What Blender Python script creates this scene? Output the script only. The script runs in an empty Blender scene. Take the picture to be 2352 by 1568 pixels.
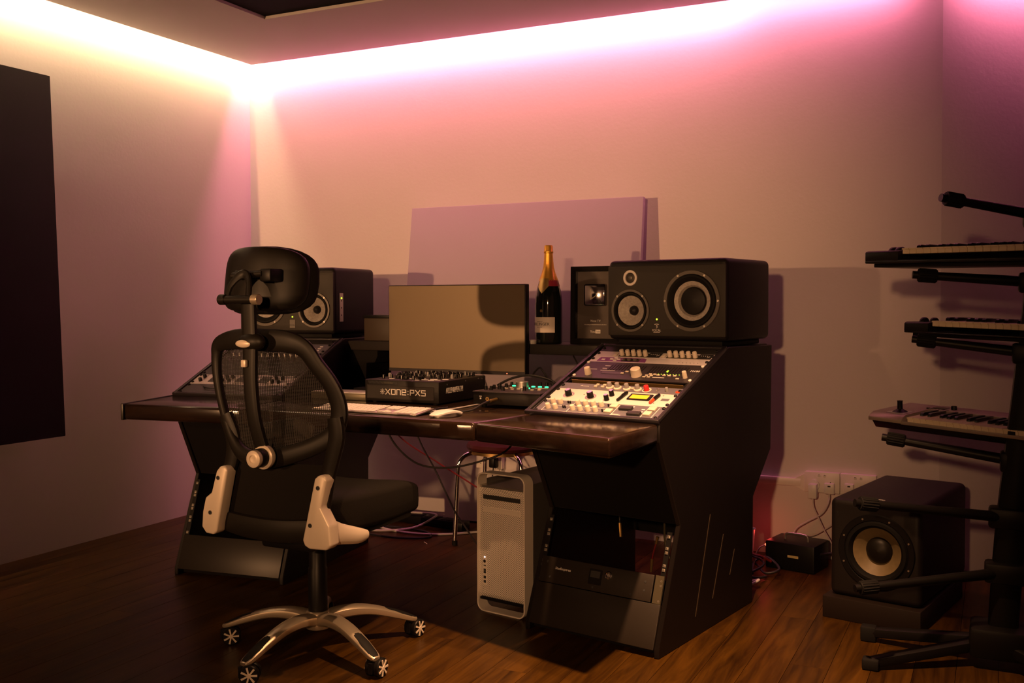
import bpy, bmesh, math, random
from mathutils import Vector, Matrix
R = math.radians
random.seed(7)
sc = bpy.context.scene
COL = sc.collection

# ------------------------------------------------------------------ camera
PITCH, YAW, ROLL = R(-1.5), R(26.0), R(-0.15)
fw = Vector((-math.sin(YAW)*math.cos(PITCH), math.cos(YAW)*math.cos(PITCH), math.sin(PITCH)))
rt = Vector((math.cos(YAW), math.sin(YAW), 0))
up = rt.cross(fw)
rt, up = rt*math.cos(ROLL)+up*math.sin(ROLL), up*math.cos(ROLL)-rt*math.sin(ROLL)
cam_d = bpy.data.cameras.new('camera')
cam = bpy.data.objects.new('camera', cam_d)
COL.objects.link(cam)
cam_d.sensor_width = 36.0
cam_d.lens = 36.0*2287/2352
cam_d.shift_y = -34.1/2352
cam_d.clip_start = 0.05
M = Matrix.Identity(4)
for i in range(3):
    M[i][0], M[i][1], M[i][2] = rt[i], up[i], -fw[i]
M[0][3], M[1][3], M[2][3] = 0, 0, 1.14
cam.matrix_world = M
sc.camera = cam

# ------------------------------------------------------------------ world, lights, exposure
sc.view_settings.view_transform = 'Standard'
sc.view_settings.look = 'None'
sc.view_settings.gamma = 1.0
sc.view_settings.exposure = 0.0
sc.view_settings.use_curve_mapping = False
w = bpy.data.worlds.new('world')
sc.world = w
w.use_nodes = True
w.node_tree.nodes['Background'].inputs[0].default_value = (0.02, 0.012, 0.01, 1)
w.node_tree.nodes['Background'].inputs[1].default_value = 0.0
sc.cycles.max_bounces = 8
sc.cycles.diffuse_bounces = 5
sc.cycles.glossy_bounces = 4
sc.cycles.sample_clamp_indirect = 6.0

XL, YB, ZS, ZC = -3.88, 4.52, 2.465, 2.66     # left wall, back wall, soffit underside, upper ceiling
SX = -0.214                                    # where the splayed wall leaves the back wall
PINK = (1.0, 0.22, 0.38)
CREAM = (1.0, 0.68, 0.36)
WARM = (1.0, 0.49, 0.21)
DOWN = (1.0, 0.50, 0.23)

def area(name, loc, aim, sx, sy, power, col, long_axis):
    d = bpy.data.lights.new(name, 'AREA')
    d.shape = 'RECTANGLE'; d.size = sx; d.size_y = sy
    d.energy = power; d.color = col
    o = bpy.data.objects.new(name, d); COL.objects.link(o)
    z = -Vector(aim).normalized(); x = Vector(long_axis).normalized(); y = z.cross(x)
    m = Matrix.Identity(4)
    for i in range(3): m[i][0], m[i][1], m[i][2] = x[i], y[i], z[i]
    m.translation = Vector(loc)
    o.matrix_world = m
    return o
# LED tape in the cove between soffit and wall; the splay strip is added fill
LB, LL = 28.0, 20.0
area('cove_led_back', ((XL+0.01-1.05)/2, YB-0.094, 2.500), (0, 0.55, -0.83), abs(XL+0.01+1.05), 0.012, LB, PINK, (1, 0, 0))
area('cove_led_back_end', ((-1.05-0.35)/2, YB-0.094, 2.500), (0, 0.55, -0.83), 0.70, 0.012, 3.4, PINK, (1, 0, 0))
area('splay_fill', (0.62, 4.80, 2.500), (-0.23, 0.5, -0.83), 1.6, 0.012, 10.0, PINK, (0.906, 0.423, 0))  # unseen pink strip added to brighten the splayed wall
area('cove_led_left', (XL+0.094, 3.0, 2.500), (-0.55, 0, -0.83), 3.0, 0.012, LL, CREAM, (0, 1, 0))

def spot(name, loc, aim, power, col, ang, blend, rad):
    d = bpy.data.lights.new(name, 'SPOT')
    d.energy = power; d.color = col; d.spot_size = R(ang); d.spot_blend = blend; d.shadow_soft_size = rad
    o = bpy.data.objects.new(name, d); COL.objects.link(o)
    o.location = loc
    o.rotation_euler = (Vector(aim)-Vector(loc)).to_track_quat('-Z', 'Y').to_euler()
    return o
# standing lamp left of the camera, lamp behind the camera, ceiling downlight in the recess
spot('standing_lamp', (-3.54, -3.00, 1.40), (-3.02, 4.5, 1.82), 1060, WARM, 43, 0.9, 0.05)
spot('rear_lamp', (-0.27, -1.40, 1.60), (-1.70, 4.0, 0.80), 330, WARM, 43, 0.9, 0.06)
spot('ceiling_downlight', (-0.63, 2.22, 2.468), (-0.90, 2.82, 0.0), 700, DOWN, 58, 0.9, 0.03)
spot('desk_fill', (-1.62, 2.72, 2.468), (-1.66, 3.02, 0.75), 165, DOWN, 46, 0.8, 0.03)  # unseen spot added above the desk to brighten keyboard and mixer

# ------------------------------------------------------------------ materials
MATS = {}
def nt(m): return m.node_tree.nodes, m.node_tree.links
def mat(name, col, rough=0.5, metal=0.0, spec=0.5, bump=0.0, bscale=200.0, var=0.0, vscale=8.0, emit=None, es=0.0, coat=0.0):
    if name in MATS: return MATS[name]
    m = bpy.data.materials.new(name); m.use_nodes = True
    n, l = nt(m); b = n['Principled BSDF']
    c = (*col, 1)
    b.inputs['Base Color'].default_value = c
    b.inputs['Roughness'].default_value = rough
    b.inputs['Metallic'].default_value = metal
    b.inputs['Specular IOR Level'].default_value = spec
    b.inputs['Coat Weight'].default_value = coat
    if emit:
        b.inputs['Emission Color'].default_value = (*emit, 1)
        b.inputs['Emission Strength'].default_value = es
    tc = n.new('ShaderNodeTexCoord')
    if var > 0:
        t = n.new('ShaderNodeTexNoise'); t.inputs['Scale'].default_value = vscale; t.inputs['Detail'].default_value = 4
        l.new(tc.outputs['Object'], t.inputs['Vector'])
        r = n.new('ShaderNodeMixRGB'); r.blend_type = 'MIX'
        r.inputs[1].default_value = (*[max(0, x*(1-var)) for x in col], 1)
        r.inputs[2].default_value = (*[min(1, x*(1+var)) for x in col], 1)
        l.new(t.outputs['Fac'], r.inputs[0]); l.new(r.outputs[0], b.inputs['Base Color'])
    if bump > 0:
        t = n.new('ShaderNodeTexNoise'); t.inputs['Scale'].default_value = bscale; t.inputs['Detail'].default_value = 3
        l.new(tc.outputs['Object'], t.inputs['Vector'])
        bp = n.new('ShaderNodeBump'); bp.inputs['Strength'].default_value = bump; bp.inputs['Distance'].default_value = 0.002
        l.new(t.outputs['Fac'], bp.inputs['Height']); l.new(bp.outputs['Normal'], b.inputs['Normal'])
    MATS[name] = m
    return m

def wood(name, dark, light, rough, axis='Y', scale=1.0, spec=0.5):
    m = bpy.data.materials.new(name); m.use_nodes = True
    n, l = nt(m); b = n['Principled BSDF']
    tc = n.new('ShaderNodeTexCoord'); mp = n.new('ShaderNodeMapping')
    s = [14*scale]*3; s['XYZ'.index(axis)] = 1.3*scale
    mp.inputs['Scale'].default_value = s
    oi = n.new('ShaderNodeObjectInfo'); ad = n.new('ShaderNodeVectorMath'); ad.operation = 'ADD'
    ml = n.new('ShaderNodeMath'); ml.operation = 'MULTIPLY'; ml.inputs[1].default_value = 37
    l.new(oi.outputs['Random'], ml.inputs[0]); l.new(ml.outputs[0], ad.inputs[1])
    l.new(tc.outputs['Object'], ad.inputs[0]); l.new(ad.outputs[0], mp.inputs['Vector'])
    t = n.new('ShaderNodeTexNoise'); t.inputs['Scale'].default_value = 1.6; t.inputs['Detail'].default_value = 8; t.inputs['Roughness'].default_value = 0.65; t.inputs['Distortion'].default_value = 0.6
    l.new(mp.outputs[0], t.inputs['Vector'])
    cr = n.new('ShaderNodeValToRGB')
    cr.color_ramp.elements[0].position = 0.3; cr.color_ramp.elements[0].color = (*dark, 1)
    cr.color_ramp.elements[1].position = 0.72; cr.color_ramp.elements[1].color = (*light, 1)
    l.new(t.outputs['Fac'], cr.inputs[0])
    hv = n.new('ShaderNodeHueSaturation'); mr = n.new('ShaderNodeMapRange')
    mr.inputs['To Min'].default_value = 0.86; mr.inputs['To Max'].default_value = 1.12
    l.new(oi.outputs['Random'], mr.inputs['Value']); l.new(mr.outputs[0], hv.inputs['Value'])
    l.new(cr.outputs[0], hv.inputs['Color']); l.new(hv.outputs[0], b.inputs['Base Color'])
    b.inputs['Roughness'].default_value = rough; b.inputs['Specular IOR Level'].default_value = spec
    bp = n.new('ShaderNodeBump'); bp.inputs['Strength'].default_value = 0.12; bp.inputs['Distance'].default_value = 0.002
    l.new(t.outputs['Fac'], bp.inputs['Height']); l.new(bp.outputs['Normal'], b.inputs['Normal'])
    MATS[name] = m
    return m

m_wall = mat('painted_plaster', (0.66, 0.62, 0.62), 0.9, spec=0.15, bump=0.25, bscale=60, var=0.03, vscale=3)
m_ceil = mat('ceiling_plaster', (0.43, 0.40, 0.40), 0.92, spec=0.1)
m_black_ceil = mat('black_ceiling', (0.012, 0.011, 0.012), 0.95, spec=0.05)
m_floor = wood('floor_wood', (0.013, 0.0050, 0.0008), (0.074, 0.032, 0.0036), 0.36, 'Y', 1.0, 0.16)
m_desk = wood('stained_oak', (0.008, 0.0045, 0.003), (0.022, 0.011, 0.006), 0.15, 'X', 1.6, 0.6)
m_blackwood = mat('black_laminate', (0.0065, 0.0045, 0.004), 0.45, spec=0.25, bump=0.05)
m_blackedge = mat('black_edge', (0.016, 0.012, 0.009), 0.4, spec=0.4)
m_bezel = mat('black_plastic_bezel', (0.015, 0.012, 0.015), 0.36, spec=0.5)
m_matte = mat('dead_black', (0.006, 0.005, 0.005), 0.8, spec=0.12)
m_black = mat('black_plastic', (0.0055, 0.0048, 0.0048), 0.42, spec=0.22)
m_rubber = mat('black_rubber', (0.005, 0.0045, 0.0045), 0.7, spec=0.2)
m_spk = mat('speaker_vinyl', (0.009, 0.0072, 0.007), 0.48, spec=0.25, bump=0.15, bscale=500)
m_baffle = mat('speaker_baffle', (0.026, 0.022, 0.018), 0.55, spec=0.3)
m_cone = mat('woven_cone', (0.34, 0.31, 0.28), 0.45, spec=0.5, var=0.5, vscale=130, bump=0.4, bscale=160)
m_ring = mat('driver_ring', (0.10, 0.09, 0.08), 0.4, metal=0.4)
m_silverring = mat('tweeter_ring', (0.62, 0.58, 0.55), 0.35, metal=0.5)
m_chrome = mat('chrome', (0.75, 0.73, 0.72), 0.12, metal=1.0)
m_alu = mat('brushed_aluminium', (0.55, 0.52, 0.49), 0.34, metal=0.9, bump=0.05)
m_silver = mat('silver_paint', (0.72, 0.63, 0.52), 0.38, metal=0.15, spec=0.5)
m_screw = mat('screw_metal', (0.6, 0.56, 0.5), 0.3, metal=0.9)
m_white = mat('white_plastic', (0.72, 0.70, 0.68), 0.4)
m_cream = mat('cream_plastic', (0.56, 0.49, 0.40), 0.42)
m_greyknob = mat('grey_knob', (0.22, 0.21, 0.21), 0.45)
m_red = mat('red_plastic', (0.45, 0.02, 0.02), 0.4)
m_text = mat('printed_white', (0.75, 0.72, 0.68), 0.5)
m_darktext = mat('printed_black', (0.02, 0.02, 0.02), 0.6)
m_green = mat('green_led', (0.0, 0.3, 0.1), 0.4, emit=(0.05, 1.0, 0.35), es=2.2)
m_lime = mat('lime_led', (0.2, 0.3, 0.0), 0.4, emit=(0.6, 1.0, 0.04), es=2.2)
m_amber = mat('amber_meter', (0.6, 0.3, 0.0), 0.4, emit=(1.0, 0.42, 0.02), es=0.9)
m_violet = mat('violet_led', (0.2, 0.1, 0.4), 0.4, emit=(0.4, 0.25, 1.0), es=1.2)
m_redled = mat('red_led', (0.5, 0.05, 0.0), 0.4, emit=(1.0, 0.12, 0.05), es=6.0)
m_whiteled = mat('white_led', (0.8, 0.8, 0.8), 0.4, emit=(1.0, 0.85, 0.9), es=2.0)
m_cable = mat('black_cable', (0.012, 0.01, 0.01), 0.5)
m_wcable = mat('white_cable', (0.6, 0.56, 0.55), 0.45)
m_fabric = mat('black_fabric', (0.009, 0.0072, 0.006), 0.9, spec=0.15, bump=0.5, bscale=700)
m_panel = mat('lavender_fabric', (0.44, 0.385, 0.46), 0.95, spec=0.1, bump=0.2, bscale=500)
m_dpanel = mat('charcoal_fabric', (0.030, 0.025, 0.028), 0.95, spec=0.1, bump=0.3, bscale=500)

# ------------------------------------------------------------------ geometry helpers
class G:
    def __init__(s, m=None): s.v = []; s.f = []; s.m = m
    def add(s, vs, fs):
        k = len(s.v)
        s.v += [tuple(s.m @ Vector(a)) if s.m else tuple(a) for a in vs]
        s.f += [tuple(i+k for i in f) for f in fs]
        return s
    def box(s, c, d, rot=None):
        x, y, z = d[0]/2, d[1]/2, d[2]/2
        vs = [Vector(p) for p in ((-x,-y,-z),(x,-y,-z),(x,y,-z),(-x,y,-z),(-x,-y,z),(x,-y,z),(x,y,z),(-x,y,z))]
        if rot: vs = [rot @ p for p in vs]
        return s.add([p+Vector(c) for p in vs], [(3,2,1,0),(4,5,6,7),(0,1,5,4),(1,2,6,5),(2,3,7,6),(3,0,4,7)])
    def mm(s, a, b): return s.box([(p+q)/2 for p, q in zip(a, b)], [abs(q-p) for p, q in zip(a, b)])
    def rbox(s, c, d, r, seg=2, rot=None):
        bm = bmesh.new(); bmesh.ops.create_cube(bm, size=1)
        for v in bm.verts: v.co = Vector((v.co.x*d[0], v.co.y*d[1], v.co.z*d[2]))
        bmesh.ops.bevel(bm, geom=bm.edges[:], offset=min(r, min(d)*0.49), segments=seg, affect='EDGES', profile=0.5)
        bm.verts.index_update()
        vs = [(rot @ v.co if rot else v.co.copy())+Vector(c) for v in bm.verts]
        fs = [tuple(v.index for v in f.verts) for f in bm.faces]
        bm.free()
        return s.add(vs, fs)
    def rmm(s, a, b, r, seg=2): return s.rbox([(p+q)/2 for p, q in zip(a, b)], [abs(q-p) for p, q in zip(a, b)], r, seg)
    def lathe(s, prof, o=(0,0,0), ax=(0,0,1), n=28):
        a = Vector(ax).normalized(); x = a.orthogonal().normalized(); y = a.cross(x); o = Vector(o)
        vs = []; fs = []
        for (r, h) in prof:
            for k in range(n):
                t = 2*math.pi*k/n
                vs.append(o+a*h+(x*math.cos(t)+y*math.sin(t))*max(r, 1e-5))
        for i in range(len(prof)-1):
            for k in range(n):
                j = (k+1) % n
                fs.append((i*n+k, i*n+j, (i+1)*n+j, (i+1)*n+k))
        return s.add(vs, fs)
    def cyl(s, p0, p1, r0, r1=None, n=16):
        p0, p1 = Vector(p0), Vector(p1); r1 = r0 if r1 is None else r1
        L = (p1-p0).length
        return s.lathe([(0,0),(r0,0),(r1,L),(0,L)], p0, (p1-p0), n)
    def poly(s, pts, off):
        off = Vector(off); n = len(pts); ps = [Vector(p) for p in pts]
        vs = ps+[p+off for p in ps]
        return s.add(vs, [tuple(range(n))[::-1], tuple(range(n, 2*n))]+[(i, (i+1) % n, n+(i+1) % n, n+i) for i in range(n)])
    def sphere(s, c, r, sx=1, sy=1, sz=1, n=12):
        bm = bmesh.new(); bmesh.ops.create_uvsphere(bm, u_segments=n, v_segments=max(6, n//2), radius=r)
        bm.verts.index_update()
        vs = [Vector((v.co.x*sx, v.co.y*sy, v.co.z*sz))+Vector(c) for v in bm.verts]
        fs = [tuple(v.index for v in f.verts) for f in bm.faces]; bm.free()
        return s.add(vs, fs)
    def sweep(s, pts, ws, ts, ref, n=12, closed=False, sub=4, pw=1.0):
        """tube of width ws (across ref) and thickness ts (along ref) through pts"""
        P = [Vector(p) for p in pts]; k = len(P)
        if not hasattr(ws, '__len__'): ws = [ws]*k
        if not hasattr(ts, '__len__'): ts = [ts]*k
        def cr(a, b, c, d, t): return 0.5*((2*b)+(c-a)*t+(2*a-5*b+4*c-d)*t*t+(3*b-a-3*c+d)*t*t*t)
        Q, W, T = [], [], []
        segs = k if closed else k-1
        for i in range(segs):
            g = lambda A, j: A[j % k] if closed else A[min(max(j, 0), k-1)]
            for q in range(sub):
                t = q/sub
                Q.append(cr(g(P,i-1), g(P,i), g(P,i+1), g(P,i+2), t))
                W.append(g(ws,i)*(1-t)+g(ws,i+1)*t); T.append(g(ts,i)*(1-t)+g(ts,i+1)*t)
        if not closed: Q.append(P[-1]); W.append(ws[-1]); T.append(ts[-1])
        N = len(Q); vs = []; fs = []; ref = Vector(ref)
        for i in range(N):
            a = Q[(i-1) % N] if closed or i > 0 else Q[0]
            b = Q[(i+1) % N] if closed or i < N-1 else Q[-1]
            d = (b-a).normalized()
            side = d.cross(ref)
            side = side.normalized() if side.length > 1e-4 else d.orthogonal().normalized()
            nn = side.cross(d).normalized()
            for j in range(n):
                th = 2*math.pi*j/n; c_, s_ = math.cos(th), math.sin(th)
                cx = math.copysign(abs(c_)**pw, c_); sx = math.copysign(abs(s_)**pw, s_)
                vs.append(Q[i]+side*cx*W[i]/2+nn*sx*T[i]/2)
        for i in range(N if closed else N-1):
            i2 = (i+1) % N
            for j in range(n):
                j2 = (j+1) % n
                fs.append((i*n+j, i*n+j2, i2*n+j2, i2*n+j))
        if not closed: fs += [tuple(range(n))[::-1], tuple((N-1)*n+j for j in range(n))]
        return s.add(vs, fs)
    def tube(s, pts, r, n=8, sub=6, closed=False): return s.sweep(pts, 2*r, 2*r, (0.13, 0.21, 0.97), n, closed, sub)
    def mesh(s, name, m, ang=35):
        me = bpy.data.meshes.new(name); me.from_pydata(s.v, [], s.f)
        bm = bmesh.new(); bm.from_mesh(me); bmesh.ops.recalc_face_normals(bm, faces=bm.faces[:]); bm.to_mesh(me); bm.free()
        me.polygons.foreach_set('use_smooth', [True]*len(me.polygons))
        me.set_sharp_from_angle(angle=R(ang))
        for x in (m if isinstance(m, (list, tuple)) else [m]): me.materials.append(x)
        me.update()
        return me

def link(name, data, parent=None, mx=None):
    o = bpy.data.objects.new(name, data); COL.objects.link(o)
    if parent: o.parent = parent
    if mx is not None: o.matrix_local = mx
    return o
def part(name, g, m, parent=None, mx=None, ang=35, label=None):
    o = link(name, g.mesh(name, m, ang), parent, mx)
    if label: o['label'] = label
    return o
def tag(o, label, cat, group=None):
    o['label'] = label; o['category'] = cat
    if group: o['group'] = group
    return o
def thing(name, label, cat, mx=None, group=None):
    o = bpy.data.objects.new(name, None); COL.objects.link(o); o.empty_display_size = 0.05
    if mx is not None: o.matrix_world = mx
    return tag(o, label, cat, group)
def single(name, g, m, label, cat, mx=None, group=None, ang=35):
    return tag(part(name, g, m, None, mx, ang), label, cat, group)
def struct(name, g, m, parent=None):
    o = part(name, g, m, parent)
    if not parent: o['kind'] = 'structure'
    return o
def T(x, y, z): return Matrix.Translation((x, y, z))
def RX(a): return Matrix.Rotation(R(a), 4, 'X')
def RY(a): return Matrix.Rotation(R(a), 4, 'Y')
def RZ(a): return Matrix.Rotation(R(a), 4, 'Z')

def text_data(name, body, size, m, extrude=0.0004, align='CENTER', shear=0.0, sx=1.0, bend=None):
    c = bpy.data.curves.new(name, 'FONT'); c.body = body; c.size = size; c.extrude = extrude
    c.align_x = align; c.align_y = 'CENTER'; c.shear = shear; c.resolution_u = 2
    o = bpy.data.objects.new(name, c); COL.objects.link(o)
    dg = bpy.context.evaluated_depsgraph_get(); dg.update()
    me = bpy.data.meshes.new_from_object(o.evaluated_get(dg))
    bpy.data.objects.remove(o); bpy.data.curves.remove(c)
    for v in me.vertices:
        v.co.x *= sx
        if bend:
            a = v.co.x/bend; z = v.co.z+bend
            v.co = Vector((math.sin(a)*z, v.co.y, math.cos(a)*z))
    me.materials.clear(); me.materials.append(m)
    return me
def text(name, body, size, m, parent, mx, **k):
    return link(name, text_data(name, body, size, m, **k), parent, mx)
FRONT = RX(90)      # text plane XY -> faces -Y

# desk frame: x along the desk, y towards the back wall
DESK = T(-1.99, 2.7235, 0) @ RZ(-1.45)
CON_R = T(-0.956, 3.015, 0) @ RZ(-10.2)       # outer front foot of the right console, x from -0.52 to 0
CON_L = T(-3.082, 3.095, 0) @ RZ(7.3)         # outer front foot of the left console, x from 0 to 0.52

def gbevel(g, r, seg=2, ang=25):
    me = bpy.data.meshes.new('tmp'); me.from_pydata(g.v, [], g.f)
    bm = bmesh.new(); bm.from_mesh(me); bmesh.ops.recalc_face_normals(bm, faces=bm.faces[:])
    es = [e for e in bm.edges if len(e.link_faces) == 2 and e.calc_face_angle(0) > R(ang)]
    bmesh.ops.bevel(bm, geom=es, offset=r, segments=seg, affect='EDGES', profile=0.5, clamp_overlap=True)
    bm.verts.index_update()
    h = G(); h.v = [tuple(v.co) for v in bm.verts]; h.f = [tuple(v.index for v in f.verts) for f in bm.faces]
    bm.free(); bpy.data.meshes.remove(me)
    return h

# ================================================================== the room
SD = (math.cos(R(25)), math.sin(R(25)))       # direction of the splayed wall
XR, YR = 2.0, -3.6
YP = 0.2           # planks are laid one by one from here to the back wall
YS = YB+(XR-SX)/SD[0]*SD[1]
base = struct('floor', G().mm((XL-0.1, YR-0.1, -0.08), (XR+0.1, YS+0.1, -0.014)).mm((XL, YR, -0.014), (XR, YP, 0.0)), m_floor)
PW, PL = 0.118, 1.24
cache = {}
row = 0
x = XL
while x < XR-0.01:
    wd = min(PW, XR-x)
    ymax = YB if x < SX else YB+(x-SX)/SD[0]*SD[1]
    y = YP-(row*0.47) % PL
    while y < ymax:
        a, b = max(y, YP), min(y+PL, ymax)
        if b-a > 0.05:
            key = (round(wd, 3), round(b-a, 3))
            if key not in cache:
                g = G().mm((0, 0, -0.0139), (key[0]-0.0014, key[1]-0.0006, 0))
                cache[key] = g.mesh('plank', m_floor)
            link('plank', cache[key], base, T(x, a, 0))
        y += PL
    x += PW; row += 1
struct('wall_left', G().mm((XL-0.1, YR, 0), (XL, YB, ZC)), m_wall)
struct('wall_back', G().mm((XL-0.1, YB, 0), (SX, YB+0.1, ZC)), m_wall)
nx = (-SD[1]*0.1, SD[0]*0.1)
struct('wall_right', G().poly([(SX, YB, 0), (XR, YS, 0), (XR+nx[0], YS+nx[1], 0), (SX+nx[0], YB+nx[1], 0)], (0, 0, ZC)), m_wall)
struct('wall_side', G().mm((XR, YR, 0), (XR+0.1, YS+0.05, ZC)), m_wall)
struct('wall_rear', G().mm((XL-0.1, YR-0.1, 0), (XR+0.1, YR, ZC)), m_wall)
# upper ceiling (cove lid) and the dropped soffit with its dark recess
struct('ceiling', G().mm((XL-0.1, YR-0.1, ZC), (XR+0.1, YS+0.1, ZC+0.08)), m_ceil)
g = G()
IN, RX0, RY1, RX1, RY0 = 0.105, -3.11, 3.735, 1.1, -0.9
pts = [(XL+IN, YB-IN), (SX+IN*0.6, YB-IN), (XR-IN, YS-IN*1.2), (XR-IN, YR+IN), (XL+IN, YR+IN)]
hole = [(RX0, RY1), (0.0, RY1), (RX1, RY1-1.0), (RX1, RY0), (RX0, RY0)]
for i in range(5):
    j = (i+1) % 5
    g.poly([(*pts[i], ZS), (*pts[j], ZS), (*hole[j], ZS), (*hole[i], ZS)], (0, 0, 0.075))
soff = struct('ceiling', g, m_ceil)
struct('ceiling', G().mm((RX0-0.05, RY0-0.05, ZS+0.014), (RX1+0.05, RY1+0.05, ZS+0.034)), m_black_ceil)
# white surface trunking and sockets along the back wall
m_sock = mat('socket_plastic', (0.74, 0.70, 0.66), 0.4)
tr = G().rmm((-1.35, YB-0.022, 0.315), (-0.775, YB-0.0005, 0.350), 0.003)
tr.poly([(-0.80, YB-0.0005, 0.315), (-0.80, YB-0.0005, 0.350), (-0.757, YB-0.0005, 0.375), (-0.757, YB-0.0005, 0.295)], (0, -0.020, 0))
t1 = struct('trim_1', tr, m_sock)
def socket(x, z, label, w_=0.147, h=0.088):
    t = thing('wall_socket', label, 'socket', T(x, YB, z), 'sockets on the back wall')
    part('backbox', G().rmm((-w_/2, -0.028, -h/2), (w_/2, -0.0005, h/2), 0.004), m_sock, t)
    part('faceplate', G().rmm((-w_/2-0.001, -0.036, -h/2-0.001), (w_/2+0.001, -0.028, h/2+0.001), 0.003), m_sock, t)
    for sx in (-0.036, 0.036):
        for (px, pz, pw, ph) in ((0, 0.010, 0.004, 0.008), (-0.011, -0.010, 0.007, 0.004), (0.011, -0.010, 0.007, 0.004)):
            part('pin_slot', G().mm((sx+px-pw/2, -0.0366, pz-ph/2-0.01), (sx+px+pw/2, -0.0355, pz+ph/2-0.01)), m_darktext, t)
    for sx in (-0.012, 0.012):
        part('rocker_switch', G().rbox((sx, -0.037, 0.030), (0.011, 0.005, 0.012), 0.001), m_sock, t)
        part('switch_mark', G().mm((sx-0.003, -0.0402, 0.0325), (sx+0.003, -0.0394, 0.0345)), m_darktext, t)
    return t
socket(-0.683, 0.342, 'white double wall socket with a square charger plugged in')
socket(-0.533, 0.342, 'white double wall socket just above the black subwoofer')
socket(-2.32, 0.330, 'white double wall socket low on the wall behind the red stool', 0.147)
ad = thing('plug_adapter', 'white square charger hanging from the wall socket on the left', 'charger', T(-0.716, YB-0.0372, 0.325))
part('pin_base', G().cyl((0, 0, 0.005), (0, -0.012, 0.005), 0.024, n=20), m_white, ad)
part('body', G().rmm((-0.018, -0.050, -0.048), (0.018, -0.010, 0.014), 0.004), m_white, ad)
pl = thing('mains_plug', 'white three-pin plug beside the square charger', 'plug', T(-0.650, YB-0.0372, 0.322))
part('body', G().rmm((-0.022, -0.020, -0.026), (0.022, 0, 0.022), 0.006), m_white, pl)
part('fuse_slot', G().mm((-0.006, -0.0208, 0.006), (0.006, -0.0196, 0.012)), m_darktext, pl)
pl = thing('mains_plug', 'white plug half hidden by the subwoofer top', 'plug', T(-0.568, YB-0.0372, 0.330))
part('body', G().rmm((-0.020, -0.020, -0.026), (0.020, 0, 0.018), 0.006), m_white, pl)
part('fuse_slot', G().mm((-0.006, -0.0208, 0.004), (0.006, -0.0196, 0.010)), m_darktext, pl)
pl = thing('mains_plug', 'black three-pin plug on the wall behind the stool', 'plug', T(-2.285, YB-0.0372, 0.325))
part('body', G().rmm((-0.022, -0.030, -0.030), (0.022, 0, 0.022), 0.008), m_black, pl)
part('cord', G().tube([(0, -0.018, -0.03), (0.0, -0.025, -0.10), (0.05, -0.06, -0.20), (0.12, -0.10, -0.29), (0.25, -0.15, -0.318)], 0.0035), m_cable, pl)
def wire(name, pts, r, m, label, cat='cable', group=None):
    return single(name, G().tube(pts, r), m, label, cat, None, group)
wire('cable', [(-0.716, YB-0.068, 0.277), (-0.712, YB-0.07, 0.24), (-0.69, YB-0.07, 0.19), (-0.665, YB-0.075, 0.14), (-0.64, YB-0.08, 0.10), (-0.60, YB-0.09, 0.03), (-0.56, YB-0.10, 0.006)], 0.0028, m_wcable, 'thin white cable dropping from the square charger')
wire('cable', [(-0.650, YB-0.048, 0.296), (-0.652, YB-0.06, 0.26), (-0.68, YB-0.06, 0.21), (-0.74, YB-0.06, 0.17), (-0.79, YB-0.06, 0.13), (-0.80, YB-0.07, 0.07), (-0.80, YB-0.09, 0.006)], 0.004, m_wcable, 'thick grey-white mains cable curving left below the sockets')
wire('cable', [(-0.568, YB-0.048, 0.304), (-0.57, YB-0.06, 0.24), (-0.62, YB-0.06, 0.18), (-0.70, YB-0.06, 0.12), (-0.76, YB-0.06, 0.09), (-0.77, YB-0.08, 0.006)], 0.0035, m_wcable, 'white mains cable running down from the plug behind the subwoofer')

# hung acoustic panels: both tip forward at the foot
def hung(name, label, m, w_, h, th, mx):
    t = thing(name, label, 'acoustic panel', mx)
    part('panel_face', gbevel(G().mm((-w_/2, -th, -h), (w_/2, 0, 0)), 0.003, 2), m, t)
    for s in (-1, 1): part('hanger', G().mm((s*w_*0.3-0.02, 0, -0.12), (s*w_*0.3+0.02, 0.012, -0.05)), m_screw, t)
    return t
hung('acoustic_panel', 'lavender acoustic panel tipped forward on the wall behind the desk', m_panel, 1.262, 1.13, 0.03,
     T((-2.734-1.471)/2, YB-0.075, 1.615) @ RZ(-1.0) @ RX(-7.5))
hung('acoustic_panel', 'tall charcoal acoustic panel on the wall at the far left', m_dpanel, 1.2, 1.60, 0.04,
     T(XL+0.05, 3.10-0.6, 2.14) @ RZ(90) @ RX(-2.4))

# ================================================================== desk
top = thing('desk_worktop', 'dark glossy oak desk top with angled wings', 'desk', DESK)
def slab(name, pts): return part(name, gbevel(G().poly([(*p, 0.69) for p in pts], (0, 0, 0.06)), 0.011, 3), m_desk, top, None, 30)
slab('center_board', [(-0.489, 0.085), (0.489, 0.085), (0.575, 0.62), (0.64, 1.06), (-0.70, 1.06), (-0.62, 0.62)])
slab('wing_board', [(0.491, 0.085), (1.012, -0.062), (1.026, 0.312), (0.56, 0.386)])
slab('wing_board', [(-0.491, 0.085), (-0.60, 0.424), (-1.095, 0.345), (-1.000, 0.004)])
part('end_band', gbevel(G().poly([(-1.002, 0.003, 0.688), (-1.097, 0.345, 0.688), (-1.108, 0.345, 0.688), (-1.013, 0.000, 0.688)], (0, 0, 0.064)), 0.003), m_blackedge, top)

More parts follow.
